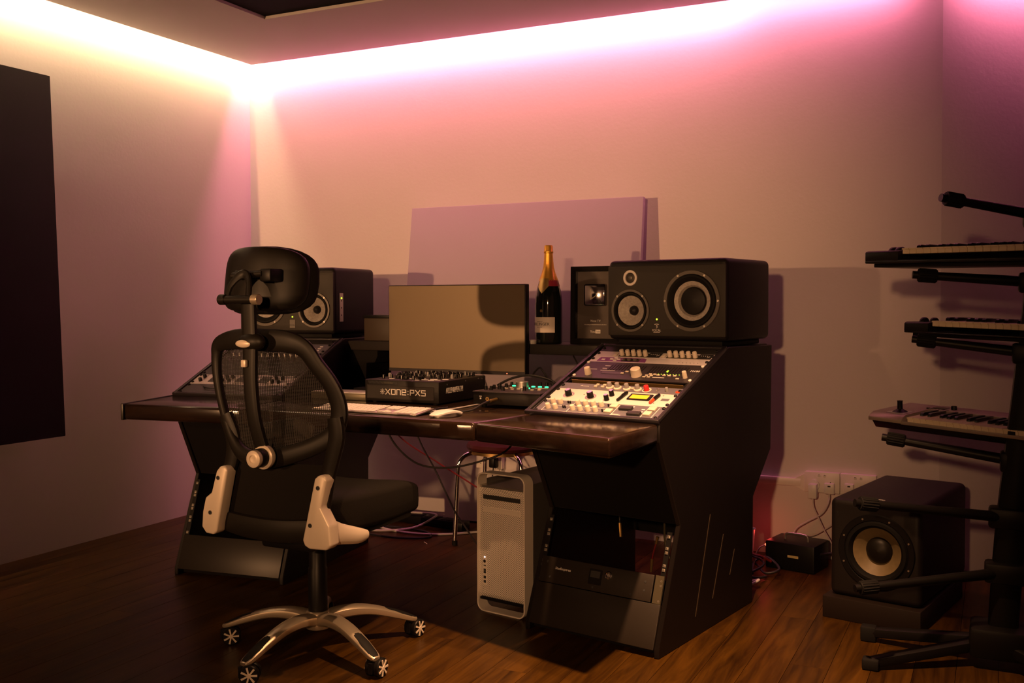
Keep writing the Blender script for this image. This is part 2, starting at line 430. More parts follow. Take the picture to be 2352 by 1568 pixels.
def console(side, label, mx):
    t = thing('rack_console', label, 'rack desk unit', mx)
    prof = [(0, 0), (0.75, 0), (0.755, 0.40), (0.925, 0.56), (0.934, 0.965), (0.53, 0.972), (0.004, 0.757), (0.004, 0.690), (0.15, 0.40), (0, 0.03)]
    xo, xi = 0.0, -0.52*side
    th = 0.018
    def sp(x0, x1): return gbevel(G().poly([(x0, d, z) for d, z in prof], (x1-x0, 0, 0)), 0.0025, 1)
    po = part('side_panel', sp(xo, xo-side*th), m_blackwood, t)
    part('side_panel', sp(xi, xi+side*th), m_blackwood, t)
    for (a, b) in (((0.380, 0.398), (0.265, 0.070)), ((0.489, 0.308), (0.400, 0.099)), ((0.585, 0.235), (0.545, 0.150))):
        part('vent_slot', G().poly([(xo+side*0.0006, a[0]-0.004, a[1]), (xo+side*0.0006, a[0]+0.002, a[1]), (xo+side*0.0006, b[0]+0.002, b[1]), (xo+side*0.0006, b[0]-0.004, b[1])], (-side*0.003, 0, 0)), mat('slot_edge_glint', (0.055, 0.038, 0.022), 0.4), po)  # pale strips: light caught on the slot edges is put into their colour
    a0, a1 = min(xo, xi)+th, max(xo, xi)-th
    part('top_board', gbevel(G().mm((a0, 0.535, 0.945), (a1, 0.93, 0.970)), 0.002, 1), m_blackwood, t)
    part('kick_board', G().poly([(a0, 0.012, 0.688), (a0, 0.160, 0.402), (a0, 0.178, 0.402), (a0, 0.030, 0.688)], (a1-a0, 0, 0)), m_matte, t)
    part('shelf_board', G().mm((a0, 0.16, 0.40), (a1, 0.74, 0.418)), m_matte, t)
    part('bay_blackout', G().mm((a0, 0.735, 0.21), (a1, 0.75, 0.40)), m_matte, t)  # board added to keep the bay black above the open rear
    part('inner_board', G().poly([(a0, 0.03, 0.70), (a0, 0.90, 0.70), (a0, 0.90, 0.69), (a0, 0.03, 0.69)], (a1-a0, 0, 0)), m_blackwood, t)
    part('base_board', G().mm((a0, 0.03, 0.006), (a1, 0.74, 0.024)), m_matte, t)
    low = T(0, 0, 0.03) @ RX(69.9)
    part('front_plate', gbevel(G().mm((a0, -0.004, -0.008), (a1, 0.138, 0.004)), 0.002, 2), m_blackedge, t, low)
    us = [0.356, 0.318, 0.304, 0.262, 0.248, 0.212, 0.197, 0.148]
    for xx, sgn in ((xo-side*(th+0.010), 1), (xi+side*(th+0.010), -1)):
        rl = part('rack_rail', G().mm((xx-0.009, 0.139, -0.006), (xx+0.009, 0.372, -0.003)), m_black, t, low)
        nut = G().box((0, 0, 0), (0.010, 0.010, 0.003))
        nut.lathe([(0.0018, 0.0015), (0.0035, 0.0015), (0.0035, 0.004), (0.0018, 0.004)], (0, 0, 0), (0, 0, 1), 8)
        nm = nut.mesh('cage_nut', m_screw)
        for u in us: link('cage_nut', nm, rl, T(xx, u, -0.0015))
    slope = T(0, 0.004, 0.757) @ RX(22.55)
    b0, b1 = min(xo, xi), max(xo, xi)
    g = G()
    g.rmm((b0, -0.008, -0.012), (b1, 0.008, 0.008), 0.004, 2)
    g.rmm((b0, 0.542, -0.010), (b1, 0.558, 0.006), 0.004, 2)
    g.rmm((b0, -0.006, -0.010), (b0+0.016, 0.556, 0.007), 0.004, 2)
    g.rmm((b1-0.016, -0.006, -0.010), (b1, 0.556, 0.007), 0.004, 2)
    part('bezel', g, m_bezel, t, slope)
    for xx in (a0+0.008, a1-0.008):
        part('rack_rail', G().mm((xx-0.008, 0.0, -0.014), (xx+0.008, 0.545, -0.004)), m_black, t, slope)
    return t
console(1, 'black slant-front rack console at the right end of the desk', CON_R)
console(-1, 'black slant-front rack console at the left end behind the chair', CON_L)

sh = thing('monitor_shelf', 'black shelf bridging the two rack consoles behind the screen', 'shelf', DESK)
part('board', gbevel(G().mm((-0.655, 0.953, 0.921), (0.588, 1.20, 0.962)), 0.003, 2), mat('shelf_black', (0.016, 0.012, 0.010), 0.55, spec=0.3), sh)
part('bracket', gbevel(G().poly([(-0.73, 0.96, 0.921), (-0.50, 0.96, 0.921), (-0.50, 0.96, 0.895), (-0.515, 0.96, 0.866), (-0.56, 0.96, 0.864), (-0.565, 0.96, 0.752), (-0.70, 0.96, 0.752)], (0, 0.2, 0)), 0.004), m_matte, sh)
part('bracket', gbevel(G().mm((0.56, 1.0, 0.752), (0.585, 1.18, 0.921)), 0.003), m_blackwood, sh)

def cut(o, cyls):
    """bore round holes (x, z, radius, depth from the front) into an object's front"""
    g = G()
    for x, z, r, d in cyls: g.cyl((x, -0.05, z), (x, d, z), r, n=48)
    me = bpy.data.meshes.new('cutter'); me.from_pydata(g.v, [], g.f)
    bm = bmesh.new(); bm.from_mesh(me); bmesh.ops.remove_doubles(bm, verts=bm.verts[:], dist=1e-4); bmesh.ops.recalc_face_normals(bm, faces=bm.faces[:]); bm.to_mesh(me); bm.free()
    c = bpy.data.objects.new('cutter', me); COL.objects.link(c)
    c.parent = o.parent
    md = o.modifiers.new('bore', 'BOOLEAN'); md.operation = 'DIFFERENCE'; md.object = c; md.solver = 'EXACT'
    dg = bpy.context.evaluated_depsgraph_get(); dg.update()
    nm = bpy.data.meshes.new_from_object(o.evaluated_get(dg))
    o.modifiers.clear(); nm.name = o.data.name; o.data = nm
    bpy.data.objects.remove(c)
    nm.set_sharp_from_angle(angle=R(35))

# ================================================================== loudspeakers
def driver(t, name, mx, ro, cone_r, cap_r, nscrew, depth, capout, rot0):
    d = part(name, G().lathe([(ro*0.86, 0.001), (ro*0.88, 0.0045), (ro*0.985, 0.0045), (ro, 0.003), (ro, 0)], n=48), m_ring, t, mx)
    part('surround', G().lathe([(ro*0.87, 0.002), (ro*0.84, 0.007), (ro*0.78, 0.0075), (ro*0.72, 0.003), (cone_r, -0.004)], n=48), m_rubber, d)
    part('cone', G().lathe([(cone_r, -0.004), (cone_r*0.8, -0.4*depth), (cap_r*0.98, -depth)], n=48), m_cone, d)
    part('dust_cap', G().lathe([(cap_r, -depth), (cap_r*0.9, -depth+capout*0.5), (cap_r*0.6, -depth+capout*0.85), (0, -depth+capout)], n=32), m_spk, d)
    sg = G().lathe([(0.0042, 0), (0.0042, 0.003), (0.002, 0.003), (0.002, 0.0015), (0, 0.0015)], n=10).mesh('screw', m_screw)
    for k in range(nscrew):
        a = rot0+2*math.pi*k/nscrew
        link('screw', sg, d, T(math.cos(a)*ro*0.94, math.sin(a)*ro*0.94, 0.004))
    return d
def speaker(side, label, mx):
    """front face on y=0 looking to -y; side=1 has its woofer on the right"""
    t = thing('studio_monitor', label, 'speaker', mx, 'pair of studio monitors')
    W2, D, H = 0.245, 0.40, 0.30
    holes = [(side*0.109, 0.146, 0.112*0.885, 0.09), (-side*0.1435, 0.110, 0.081*0.885, 0.09), (-side*0.1435, 0.233, 0.0203, 0.04)]
    cut(part('cabinet', gbevel(G().mm((-W2, 0.003, 0.0), (W2, D, H)), 0.02, 4), m_spk, t), holes)
    cut(part('baffle', gbevel(G().mm((-W2+0.004, -0.002, 0.016), (W2-0.004, 0.012, H-0.022)), 0.003, 2), m_baffle, t), holes)
    part('plinth', gbevel(G().mm((-W2+0.03, 0.03, -0.019), (W2-0.03, D-0.03, 0.001)), 0.005, 2), m_rubber, t)
    f = lambda x, z, o=-0.002: T(side*x, o, z) @ RX(90)
    driver(t, 'woofer', f(0.109, 0.146), 0.112, 0.072, 0.052, 6, 0.018, 0.013, 0)
    driver(t, 'midrange', f(-0.1435, 0.110), 0.081, 0.056, 0.019, 4, 0.030, 0.018, R(45))
    tw = part('tweeter', G().lathe([(0.019, 0.001), (0.0205, 0.004), (0.029, 0.004), (0.030, 0.002), (0.030, 0)], n=36), m_silverring, t, f(-0.1435, 0.233))
    part('dome', G().lathe([(0.0195, 0.001), (0.016, -0.006), (0.012, -0.003), (0.008, 0.002), (0, 0.004)], n=28), m_ring, tw)
    part('led', G().lathe([(0.0035, 0), (0.003, 0.0015), (0, 0.002)], n=12), m_lime, t, f(-0.032, 0.078))
    lg = part('badge', G().rmm((-0.014, -0.019, 0), (0.014, 0.019, 0.001), 0.001, 1), mat('badge_black', (0.02, 0.017, 0.015), 0.3) if side > 0 else mat('badge_grey', (0.10, 0.09, 0.08), 0.4), t, f(-0.032, 0.046))
    if side > 0:
        text('lettering', 'FOCAL', 0.0115, m_text, lg, T(0, -0.009, 0.0012))
        part('underline', G().mm((-0.0135, -0.0165, 0.001), (0.0135, -0.0145, 0.0016)), m_text, lg)
        part('emblem', G().sweep([(-0.009, 0.013, 0.0013), (0, 0.0145, 0.0013), (0.009, 0.013, 0.0013)], 0.002, 0.0006, (0, 0, 1), 6)
             .sweep([(0.004, 0.011, 0.0013), (-0.002, 0.008, 0.0013), (0.003, 0.004, 0.0013), (-0.002, -0.001, 0.0013)], 0.0018, 0.0006, (0, 0, 1), 6), m_text, lg)
    else:
        text('lettering', 'FOCAL', 0.0085, m_darktext, lg, T(0, -0.006, 0.0012))
        cp = part('control_strip', G().rmm((W2-0.0005, 0.045, 0.055), (W2+0.002, 0.080, 0.185), 0.001, 1), m_alu, t)
        part('led', G().sphere((W2+0.002, 0.0625, 0.162), 0.004), m_lime, cp)
        for z in (0.15, 0.118, 0.085):
            part('trim_screw', G().cyl((W2+0.001, 0.0625, z), (W2+0.003, 0.0625, z), 0.0035, n=8), m_darktext, cp)
    return t
speaker(1, 'black studio monitor with woofer on the right, on the right console', CON_R @ T(-0.24, 0.5, 0.991))
speaker(-1, 'black studio monitor partly hidden behind the chair headrest', CON_L @ T(0.24, 0.5, 0.991))

# ================================================================== rack units
SLOPE = T(0, 0.004, 0.757) @ RX(22.55)
LOW = T(0, 0, 0.03) @ RX(69.9)
U = 0.04445
m_fwhite = mat('face_white', (0.54, 0.49, 0.46), 0.45)
m_flilac = mat('face_silver', (0.56, 0.51, 0.53), 0.4, metal=0.2)
m_fgrey = mat('face_blue_grey', (0.10, 0.095, 0.115), 0.5)
m_fdark = mat('face_brown_black', (0.026, 0.020, 0.024), 0.4)
m_fblack = mat('face_black', (0.016, 0.014, 0.014), 0.45)
m_purple = mat('face_purple', (0.16, 0.03, 0.17), 0.4)
m_olive = mat('dull_steel', (0.09, 0.078, 0.05), 0.4, metal=0.5)
m_glass = mat('dark_glass', (0.012, 0.010, 0.011), 0.08, spec=0.7)
m_brass = mat('gold_metal', (0.65, 0.42, 0.16), 0.3, metal=0.9)
KM = {}
def knob(t, x, y, r, h, m, name='knob', pointer=True, skirt=None, z=0.003):
    key = (r, h, m.name)
    if key not in KM:
        KM[key] = G().lathe([(r*1.05, 0), (r, h*0.1), (r*0.93, h*0.92), (r*0.82, h), (0, h)], n=16).mesh('knob', m)
    if skirt:
        s = part('knob', G().lathe([(r*1.7, 0), (r*1.65, 0.003), (r*1.2, 0.005), (0, 0.005)], n=20), skirt, t, T(x, y, z))
        o = link('cap', KM[key], s, T(0, 0, 0.004))
    else:
        o = link(name, KM[key], t, T(x, y, z))
    return o
def unit(name, label, cat, mx, u0, n, m, xc=-0.26, ears=True, screws=m_black, slope=SLOPE, sc_pos=None):
    t = thing(name, label, cat, mx @ slope @ T(0, u0*U+0.001, 0))
    h = n*U-0.001
    part('faceplate', gbevel(G().mm((xc-0.2385, 0, -0.003), (xc+0.2385, h, 0.003)), 0.001, 1), m, t)
    part('chassis', G().mm((xc-0.212, 0.003, -0.05), (xc+0.212, h-0.003, -0.003)), m_black, t)
    if ears:
        sm = G().lathe([(0.0062, 0.003), (0.0062, 0.0065), (0.0045, 0.008), (0.002, 0.008), (0.002, 0.005), (0, 0.005)], n=12)
        key = ('screw', screws.name)
        if key not in KM: KM[key] = sm.mesh('rack_screw', screws)
        for sx in (-0.231, 0.231):
            for yy in ([h*0.5] if n == 1 else [0.012, h-0.012]):
                link('rack_screw', KM[key], t, T(xc+sx, yy, 0))
    return t
def patch(t, name, x0, y0, x1, y1, m, z=0.003, th=0.0008, r=0.0):
    g = G().mm((x0, y0, z), (x1, y1, z+th))
    return part(name, g, m, t)

XC = -0.252
# --- right console, from the bottom up
t = unit('channel_strip', 'grey channel strip with cream knobs at the foot of the right rack', 'rack unit', CON_R, 0, 2, m_fgrey, XC)
for xs, y in (((-0.444, -0.414, -0.343, -0.312, -0.281, -0.250), 0.068), ((-0.443, -0.413, -0.343, -0.313, -0.282, -0.253), 0.031)):
    for x in xs: knob(t, x, y, 0.0090, 0.017, m_cream)
for (x, y) in ((-0.384, 0.071), (-0.376, 0.071), (-0.385, 0.037), (-0.377, 0.037), (-0.222, 0.067), (-0.226, 0.030)):
    part('toggle_switch', G().cyl((x, y, 0.003), (x, y, 0.012), 0.0028, n=8), m_black, t)
for (x, y) in ((-0.201, 0.069), (-0.205, 0.034), (-0.057, 0.066), (-0.060, 0.033)):
    part('push_button', G().rbox((x, y, 0.006), (0.026, 0.024, 0.007), 0.001), m_cream, t)
for (x, y) in ((-0.150, 0.056), (-0.105, 0.026)):
    part('meter_block', G().rbox((x, y, 0.007), (0.047, 0.020, 0.010), 0.001), m_fblack, t)
    patch(t, 'meter_legend', x-0.020, y+0.014, x+0.022, y+0.024, m_flilac)
for (x0, y0, x1, y1) in ((-0.46, 0.0105, -0.235, 0.0118), (-0.22, 0.0085, -0.035, 0.0098), (-0.46, 0.050, -0.225, 0.0512), (-0.36, 0.011, -0.3588, 0.082), (-0.461, 0.0105, -0.4598, 0.05), (-0.187, 0.009, -0.1858, 0.082), (-0.076, 0.009, -0.0748, 0.082), (-0.038, 0.009, -0.0368, 0.082), (-0.190, 0.0135, -0.150, 0.0155), (-0.185, 0.019, -0.160, 0.0205), (-0.095, 0.060, -0.083, 0.064)):
    patch(t, 'printed_line', x0, y0, x1, y1, m_text)
t = unit('compressor', 'cream-white compressor with amber meter and four black knobs', 'rack unit', CON_R, 2, 2, m_fwhite, XC)
for x, y, r in ((-0.419, 0.044, 0.012), (-0.326, 0.038, 0.012), (-0.254, 0.024, 0.009), (-0.252, 0.058, 0.009)):
    k = knob(t, x, y-0.002, r, 0.020, m_black)
    c = part('cap_disc', G().lathe([(r*0.8, 0), (r*0.75, 0.001), (0, 0.001)], n=16), m_chrome, t, T(x, y-0.002, 0.0231))
    if r > 0.01: part('dial_ring', G().lathe([(r*1.25, 0), (r*1.25, 0.0012), (r*1.7, 0.0012), (r*1.7, 0)], n=28), m_alu, t, T(x, y-0.002, 0.003))
mt = part('meter', G().rmm((-0.184, 0.032, 0.003), (-0.098, 0.072, 0.008), 0.002, 1), m_black, t)
part('meter_scale', G().mm((-0.174, 0.036, 0.008), (-0.108, 0.062, 0.0086)), m_amber, mt)
patch(t, 'badge', -0.060, 0.040, -0.032, 0.055, m_fgrey)
for (x, y) in ((-0.065, 0.075), (-0.075, 0.02), (-0.36, 0.05), (-0.45, 0.07)): part('indicator', G().cyl((x, y, 0.003), (x, y, 0.0045), 0.0025, n=8), m_greyknob, t)
def pen(label, p0, p1, mb, mc):
    M_ = CON_R @ SLOPE
    a, b = M_ @ Vector((*p0, 0.0085)), M_ @ Vector((*p1, 0.0085))
    d = (b-a).normalized(); L_ = (b-a).length
    z = (M_.to_3x3() @ Vector((0, 0, 1))).normalized(); x = d.cross(z)
    m = Matrix.Identity(4)
    for i in range(3): m[i][0], m[i][1], m[i][2] = x[i], z[i], d[i]
    m.translation = a
    t = thing('marker_pen', label, 'pen', m)
    part('barrel', G().lathe([(0, 0), (0.0042, 0), (0.0052, 0.004), (0.0052, L_*0.6)], n=12), mc, t)
    part('cap', G().lathe([(0.0056, L_*0.38), (0.0056, L_*0.96), (0.004, L_), (0, L_)], n=12), mb, t)
    part('clip', G().box((0, 0.0062, L_*0.62), (0.003, 0.002, L_*0.35)), mb, t)
m_orange = mat('red_orange_plastic', (0.75, 0.05, 0.01), 0.35)
pen('black marker pen lying left of the amber meter', (-0.209, 0.106), (-0.201, 0.166), m_black, m_black)
pen('black marker pen with red-orange tip right of the amber meter', (-0.085, 0.103), (-0.077, 0.162), m_black, m_orange)
t = unit('preamp', 'slim blue-grey preamp with one red knob', 'rack unit', CON_R, 4, 1, m_fgrey, XC)
y0 = -4*U-0.001
for x, y in ((-0.291, 0.203), (-0.259, 0.201), (-0.221, 0.199), (-0.178, 0.197)):
    knob(t, x, y+y0, 0.0085, 0.016, m_greyknob, skirt=m_cream)
knob(t, -0.144, 0.197+y0, 0.0095, 0.018, m_red)
part('dial_ring', G().lathe([(0.011, 0), (0.011, 0.001), (0.0165, 0.001), (0.0165, 0)], n=24), m_cream, t, T(-0.144, 0.197+y0, 0.003))
knob(t, -0.068, 0.198+y0, 0.006, 0.014, m_greyknob)
for x, y in ((-0.346, 0.199), (-0.344, 0.212), (-0.318, 0.199), (-0.316, 0.212), (-0.199, 0.198)):
    part('push_button', G().rbox((x, y+y0, 0.006), (0.012, 0.009, 0.006), 0.001), m_cream, t)
part('badge', G().lathe([(0.008, 0), (0.008, 0.001), (0, 0.001)], n=16), m_orange, t, T(-0.027, 0.196+y0, 0.003))
for x, y in ((-0.107, 0.204), (-0.102, 0.190), (-0.098, 0.199)): part('toggle_switch', G().cyl((x, y+y0, 0.003), (x, y+y0, 0.010), 0.002, n=8), m_screw, t)
part('emblem', G().tube([(-0.41, 0.201+y0, 0.0035), (-0.405, 0.206+y0, 0.0035), (-0.40, 0.201+y0, 0.0035), (-0.375, 0.201+y0, 0.0035)], 0.0008, 6), m_text, t)
t = thing('rack_tray', 'empty dark steel tray slot in the middle of the right rack', 'rack tray', CON_R @ SLOPE @ T(0, 5*U+0.001, 0))
part('tray_floor', G().mm((XC-0.22, 0.002, -0.045), (XC+0.22, 0.004, -0.001)), m_olive, t)
part('tray_back', G().mm((XC-0.22, 0.002, -0.05), (XC+0.22, U-0.002, -0.046)), m_olive, t)
part('tray_lip', gbevel(G().mm((XC-0.222, 0.021, -0.016), (XC+0.222, 0.0235, 0.004)), 0.0008, 1), m_brass, t)
for s in (-1, 1): part('tray_ear', G().mm((XC+s*0.2395-0.012, 0, -0.003), (XC+s*0.2395+0.002, U-0.001, 0.002)), m_black, t)
t = unit('effects_processor', 'black effects processor with large cream dial and green lights', 'rack unit', CON_R, 6, 3, m_fdark, XC, screws=m_white)
y0 = -6*U-0.001
knob(t, -0.434, 0.298+y0, 0.0125, 0.026, m_cream)
knob(t, -0.238, 0.303+y0, 0.0195, 0.028, m_cream)
knob(t, -0.050, 0.303+y0, 0.0085, 0.024, m_cream)
patch(t, 'display', -0.385, 0.305+y0, -0.295, 0.322+y0, m_glass)
patch(t, 'printed_line', -0.40, 0.329+y0, -0.34, 0.3305+y0, m_text)
for i in range(13): patch(t, 'vent_rib', -0.376+i*0.0115, 0.337+y0, -0.371+i*0.0115, 0.377+y0, m_bezel, th=0.002)
for i in range(13): patch(t, 'vent_rib', -0.208+i*0.0115, 0.325+y0, -0.203+i*0.0115, 0.375+y0, m_bezel, th=0.002)
for x, y in ((-0.299, 0.311), (-0.287, 0.325), (-0.197, 0.303), (-0.187, 0.313), (-0.202, 0.291), (-0.179, 0.303), (-0.170, 0.313), (-0.184, 0.291), (-0.155, 0.309), (-0.132, 0.309), (-0.112, 0.308), (-0.091, 0.308), (-0.072, 0.288)):
    part('push_button', G().rbox((x, y+y0, 0.005), (0.0125, 0.007, 0.004), 0.0015), m_cream, t)
for i in range(8): part('led', G().rbox((-0.160+i*0.0115, 0.320+y0, 0.0035), (0.003, 0.003, 0.001), 0.0004, 1), m_lime, t)
part('level_led', G().rbox((-0.135, 0.342+y0, 0.004), (0.0055, 0.014, 0.002), 0.0006, 1), m_lime, t)
patch(t, 'meter_digit', -0.071, 0.350+y0, -0.066, 0.364+y0, m_olive)
patch(t, 'meter_digit', -0.064, 0.350+y0, -0.059, 0.364+y0, m_olive)
text('lettering', 'M100R', 0.017, m_text, t, T(-0.030, 0.353+y0, 0.0032), sx=0.9)
for (x0, y, x1) in ((-0.45, 0.335, -0.418), (-0.40, 0.345, -0.382), (-0.40, 0.366, -0.375), (-0.17, 0.292, -0.125)): patch(t, 'printed_line', x0, y+y0, x1, y+0.0025+y0, m_text)
t = unit('controller', 'silver and purple one-space controller with black display', 'rack unit', CON_R, 9, 1, m_flilac, XC)
y0 = -9*U-0.001
part('purple_field', G().poly([(-0.459, 0.405+y0, 0.003), (-0.255, 0.405+y0, 0.003), (-0.262, 0.432+y0, 0.003), (-0.272, 0.437+y0, 0.003), (-0.457, 0.437+y0, 0.003)], (0, 0, 0.0006)), m_purple, t)
patch(t, 'display', -0.357, 0.408+y0, -0.285, 0.431+y0, m_glass, z=0.0036)
for x, y in ((-0.435, 0.416), (-0.402, 0.421), (-0.388, 0.430), (-0.384, 0.412), (-0.372, 0.421)):
    part('push_button', G().rbox((x, y+y0, 0.005), (0.014, 0.007, 0.003), 0.001), m_white, t)
for i in range(6): part('indicator', G().cyl((-0.125+i*0.0145, 0.415+y0, 0.003), (-0.125+i*0.0145, 0.415+y0, 0.004), 0.0015, n=6), m_fdark, t)
t = unit('preamp', 'silver two-channel preamp with two rows of five cream knobs', 'rack unit', CON_R, 10, 1, m_flilac, XC)
y0 = -10*U-0.001
patch(t, 'knob_field', -0.39, 0.447+y0, -0.272, 0.478+y0, m_olive); patch(t, 'knob_field', -0.193, 0.447+y0, -0.072, 0.478+y0, m_olive)
for i in range(5):
    knob(t, -0.378+i*0.0245, 0.461+y0, 0.0088, 0.022, m_cream); knob(t, -0.181+i*0.0247, 0.461+y0, 0.0088, 0.022, m_cream)
for x in (-0.272, -0.072):
    p = part('meter_window', G().mm((x, 0.4475+y0, 0.003), (x+0.052, 0.4855+y0, 0.004)), m_fblack, t)
    for i in range(4): part('printed_mark', G().mm((x+0.008+i*0.008, 0.470+y0, 0.004), (x+0.010+i*0.008, 0.474+y0, 0.0044)), m_text, p)
    part('needle', G().tube([(x+0.036, 0.458+y0, 0.0045), (x+0.044, 0.470+y0, 0.0045)], 0.0007, 5), m_text, p)
for x in (-0.405, -0.206): part('push_button', G().rbox((x, 0.462+y0, 0.005), (0.014, 0.026, 0.003), 0.001), m_cream, t)
unit('blank_panel', 'black blank rack panel at the top of the right slope', 'rack panel', CON_R, 11, 1, m_fblack, XC)

# --- drawer in the lower right bay
t = thing('lock_box', 'black lockable rack drawer low in the right console', 'drawer', CON_R @ LOW @ T(0, 0.140, 0))
part('drawer_front', gbevel(G().mm((-0.495, 0, -0.004), (-0.055, 0.088, 0.004)), 0.002, 2), m_blackedge, t)
part('drawer_box', G().mm((-0.480, 0.004, -0.30), (-0.060, 0.080, -0.004)), m_black, t)
part('ear', G().mm((-0.050, -0.001, -0.003), (-0.020, 0.089, 0.002)), m_olive, t)
text('lettering', 'Studiospares', 0.0125, m_text, t, T(-0.403, 0.052, 0.0042), shear=0.2)
hp = part('latch_cup', gbevel(G().mm((-0.297, 0.022, 0.0035), (-0.246, 0.072, 0.0055)), 0.002, 1), m_black, t)
part('latch', G().mm((-0.290, 0.044, 0.0055), (-0.253, 0.066, 0.0075)), m_darktext, hp)
lk = part('lock', G().lathe([(0.013, 0.004), (0.013, 0.008), (0.010, 0.009), (0.008, 0.007), (0, 0.007)], n=24), m_chrome, t, T(-0.221, 0.060, 0))
part('keyhole', G().lathe([(0.0045, 0.0072), (0.0045, 0.0085), (0.002, 0.0085), (0, 0.0075)], n=12), m_screw, lk)
sm = G().cyl((0, 0, 0.004), (0, 0, 0.005), 0.004, n=10).mesh('screw', m_darktext)
for x, y in ((-0.47, 0.070), (-0.45, 0.02), (-0.083, 0.062), (-0.083, 0.034), (-0.13, 0.014), (-0.275, 0.012)): link('screw', sm, t, T(x, y, 0))
# patch leads hanging in that bay
def patchlead(label, pts, mc, jack):
    t = thing('patch_lead', label, 'cable', CON_R)
    part('cord', G().tube(pts, 0.0028), mc, t)
    for (a, b) in jack:
        j = part('jack_plug', G().cyl(a, b, 0.0058, 0.0045, 10), m_brass, t)
    return t
m_redcable = mat('red_cable', (0.16, 0.01, 0.01), 0.45)
patchlead('gold jack plug hanging alone in the lower right bay', [(-0.318, 0.30, 0.40), (-0.316, 0.30, 0.36), (-0.312, 0.295, 0.342)], m_cable, [((-0.312, 0.295, 0.342), (-0.302, 0.285, 0.295))])
patchlead('red patch lead with gold plugs in the lower right bay', [(-0.142, 0.25, 0.302), (-0.152, 0.25, 0.27), (-0.158, 0.25, 0.245)], m_redcable, [((-0.136, 0.25, 0.325), (-0.142, 0.25, 0.300)), ((-0.158, 0.25, 0.246), (-0.162, 0.25, 0.20))])
wire_m = [CON_R @ Vector(p) for p in ((-0.125, 0.28, 0.398), (-0.125, 0.28, 0.32), (-0.115, 0.28, 0.27), (-0.085, 0.27, 0.225), (-0.08, 0.26, 0.20))]
single('patch_lead', G().tube(wire_m, 0.004), m_olive, 'olive grey cable looping down in the lower right bay', 'cable')
for i, (x, z) in enumerate(((-0.075, 0.22), (-0.062, 0.24), (-0.045, 0.215))):
    ps = [CON_R @ Vector(p) for p in ((x, 0.42+0.05*i, 0.398), (x+0.004, 0.41+0.05*i, 0.33), (x-0.006, 0.40+0.05*i, z), (x+0.02, 0.38+0.04*i, z-0.08), (x-0.05, 0.36, 0.055))]
    single('patch_lead', G().tube(ps, 0.0032), m_cable, ('leftmost', 'middle', 'rightmost')[i]+' of the black cables behind the right bay rail', 'cable')

# --- left console
XCL = 0.26
t = unit('storage_unit', 'dark two-space drawer with curved pull at the foot of the left rack', 'drawer', CON_L, 0, 2, m_fdark, XCL)
part('pull', G().tube([(0.11, 0.062, 0.004), (0.13, 0.045, 0.008), (0.165, 0.038, 0.009), (0.20, 0.050, 0.008), (0.21, 0.070, 0.004)], 0.0025), m_black, t)
t = unit('compressor', 'silver two-space compressor seen through the chair mesh', 'rack unit', CON_L, 2, 2, m_flilac, XCL)
for x0, x1 in ((0.10, 0.145), (0.23, 0.31), (0.34, 0.385)):
    patch(t, 'meter_window', x0, 0.018, x1, 0.072, m_fblack, th=0.002)
for x in (0.06, 0.17, 0.20, 0.41, 0.44):
    for y in (0.025, 0.06): knob(t, x, y, 0.008, 0.014, m_black)
unit('blank_panel', 'wide black blank panel in the middle of the left rack', 'rack panel', CON_L, 4, 3, m_fblack, XCL)
t = unit('equaliser', 'dark rack equaliser with small white knobs on the left slope', 'rack unit', CON_L, 7, 2, m_fdark, XCL)
for i in range(14): knob(t, 0.07+i*0.029, 0.05, 0.005, 0.012, m_white)
t = unit('effects_processor', 'grey rack processor with small lit marks under the left speaker', 'rack unit', CON_L, 9, 2, m_fgrey, XCL)
for i in range(16):
    for j in range(3):
        if (i*3+j*5) % 4: patch(t, 'printed_mark', 0.06+i*0.026, 0.02+j*0.02, 0.075+i*0.026, 0.027+j*0.02, m_text)
unit('blank_panel', 'black blank panel at the top of the left rack', 'rack panel', CON_L, 11, 1, m_fblack, XCL)

# ================================================================== things on the shelf and desk
mo = thing('computer_monitor', 'wide black-framed computer monitor switched off on the desk', 'monitor', DESK)
mx0, mx1, mz0, mz1, my = -0.398, 0.264, 0.838, 1.207, 0.90
part('housing', gbevel(G().mm((mx0, my, mz0), (mx1, my+0.035, mz1)), 0.004, 2), m_black, mo)
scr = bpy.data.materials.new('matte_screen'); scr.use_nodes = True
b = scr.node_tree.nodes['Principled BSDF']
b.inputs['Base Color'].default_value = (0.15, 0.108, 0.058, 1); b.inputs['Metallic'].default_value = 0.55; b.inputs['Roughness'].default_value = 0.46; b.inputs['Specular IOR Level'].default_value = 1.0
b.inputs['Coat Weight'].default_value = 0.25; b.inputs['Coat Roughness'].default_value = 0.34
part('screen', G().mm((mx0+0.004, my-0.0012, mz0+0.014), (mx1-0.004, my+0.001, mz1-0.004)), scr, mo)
part('chin', G().mm((mx0+0.002, my-0.0016, mz0+0.001), (mx1-0.002, my+0.001, mz0+0.013)), m_bezel, mo)
part('led', G().box((0.18, my-0.002, mz0+0.006), (0.004, 0.001, 0.002)), m_redled, mo)
part('neck', gbevel(G().mm((-0.10, my+0.03, 0.80), (-0.03, my+0.05, 1.05)), 0.004), m_black, mo)
part('foot', gbevel(G().mm((-0.20, my-0.03, 0.7505), (0.07, my+0.11, 0.762)), 0.004), m_black, mo)
part('stem', gbevel(G().mm((-0.09, my+0.032, 0.76), (-0.04, my+0.052, 0.83)), 0.003), m_black, mo)

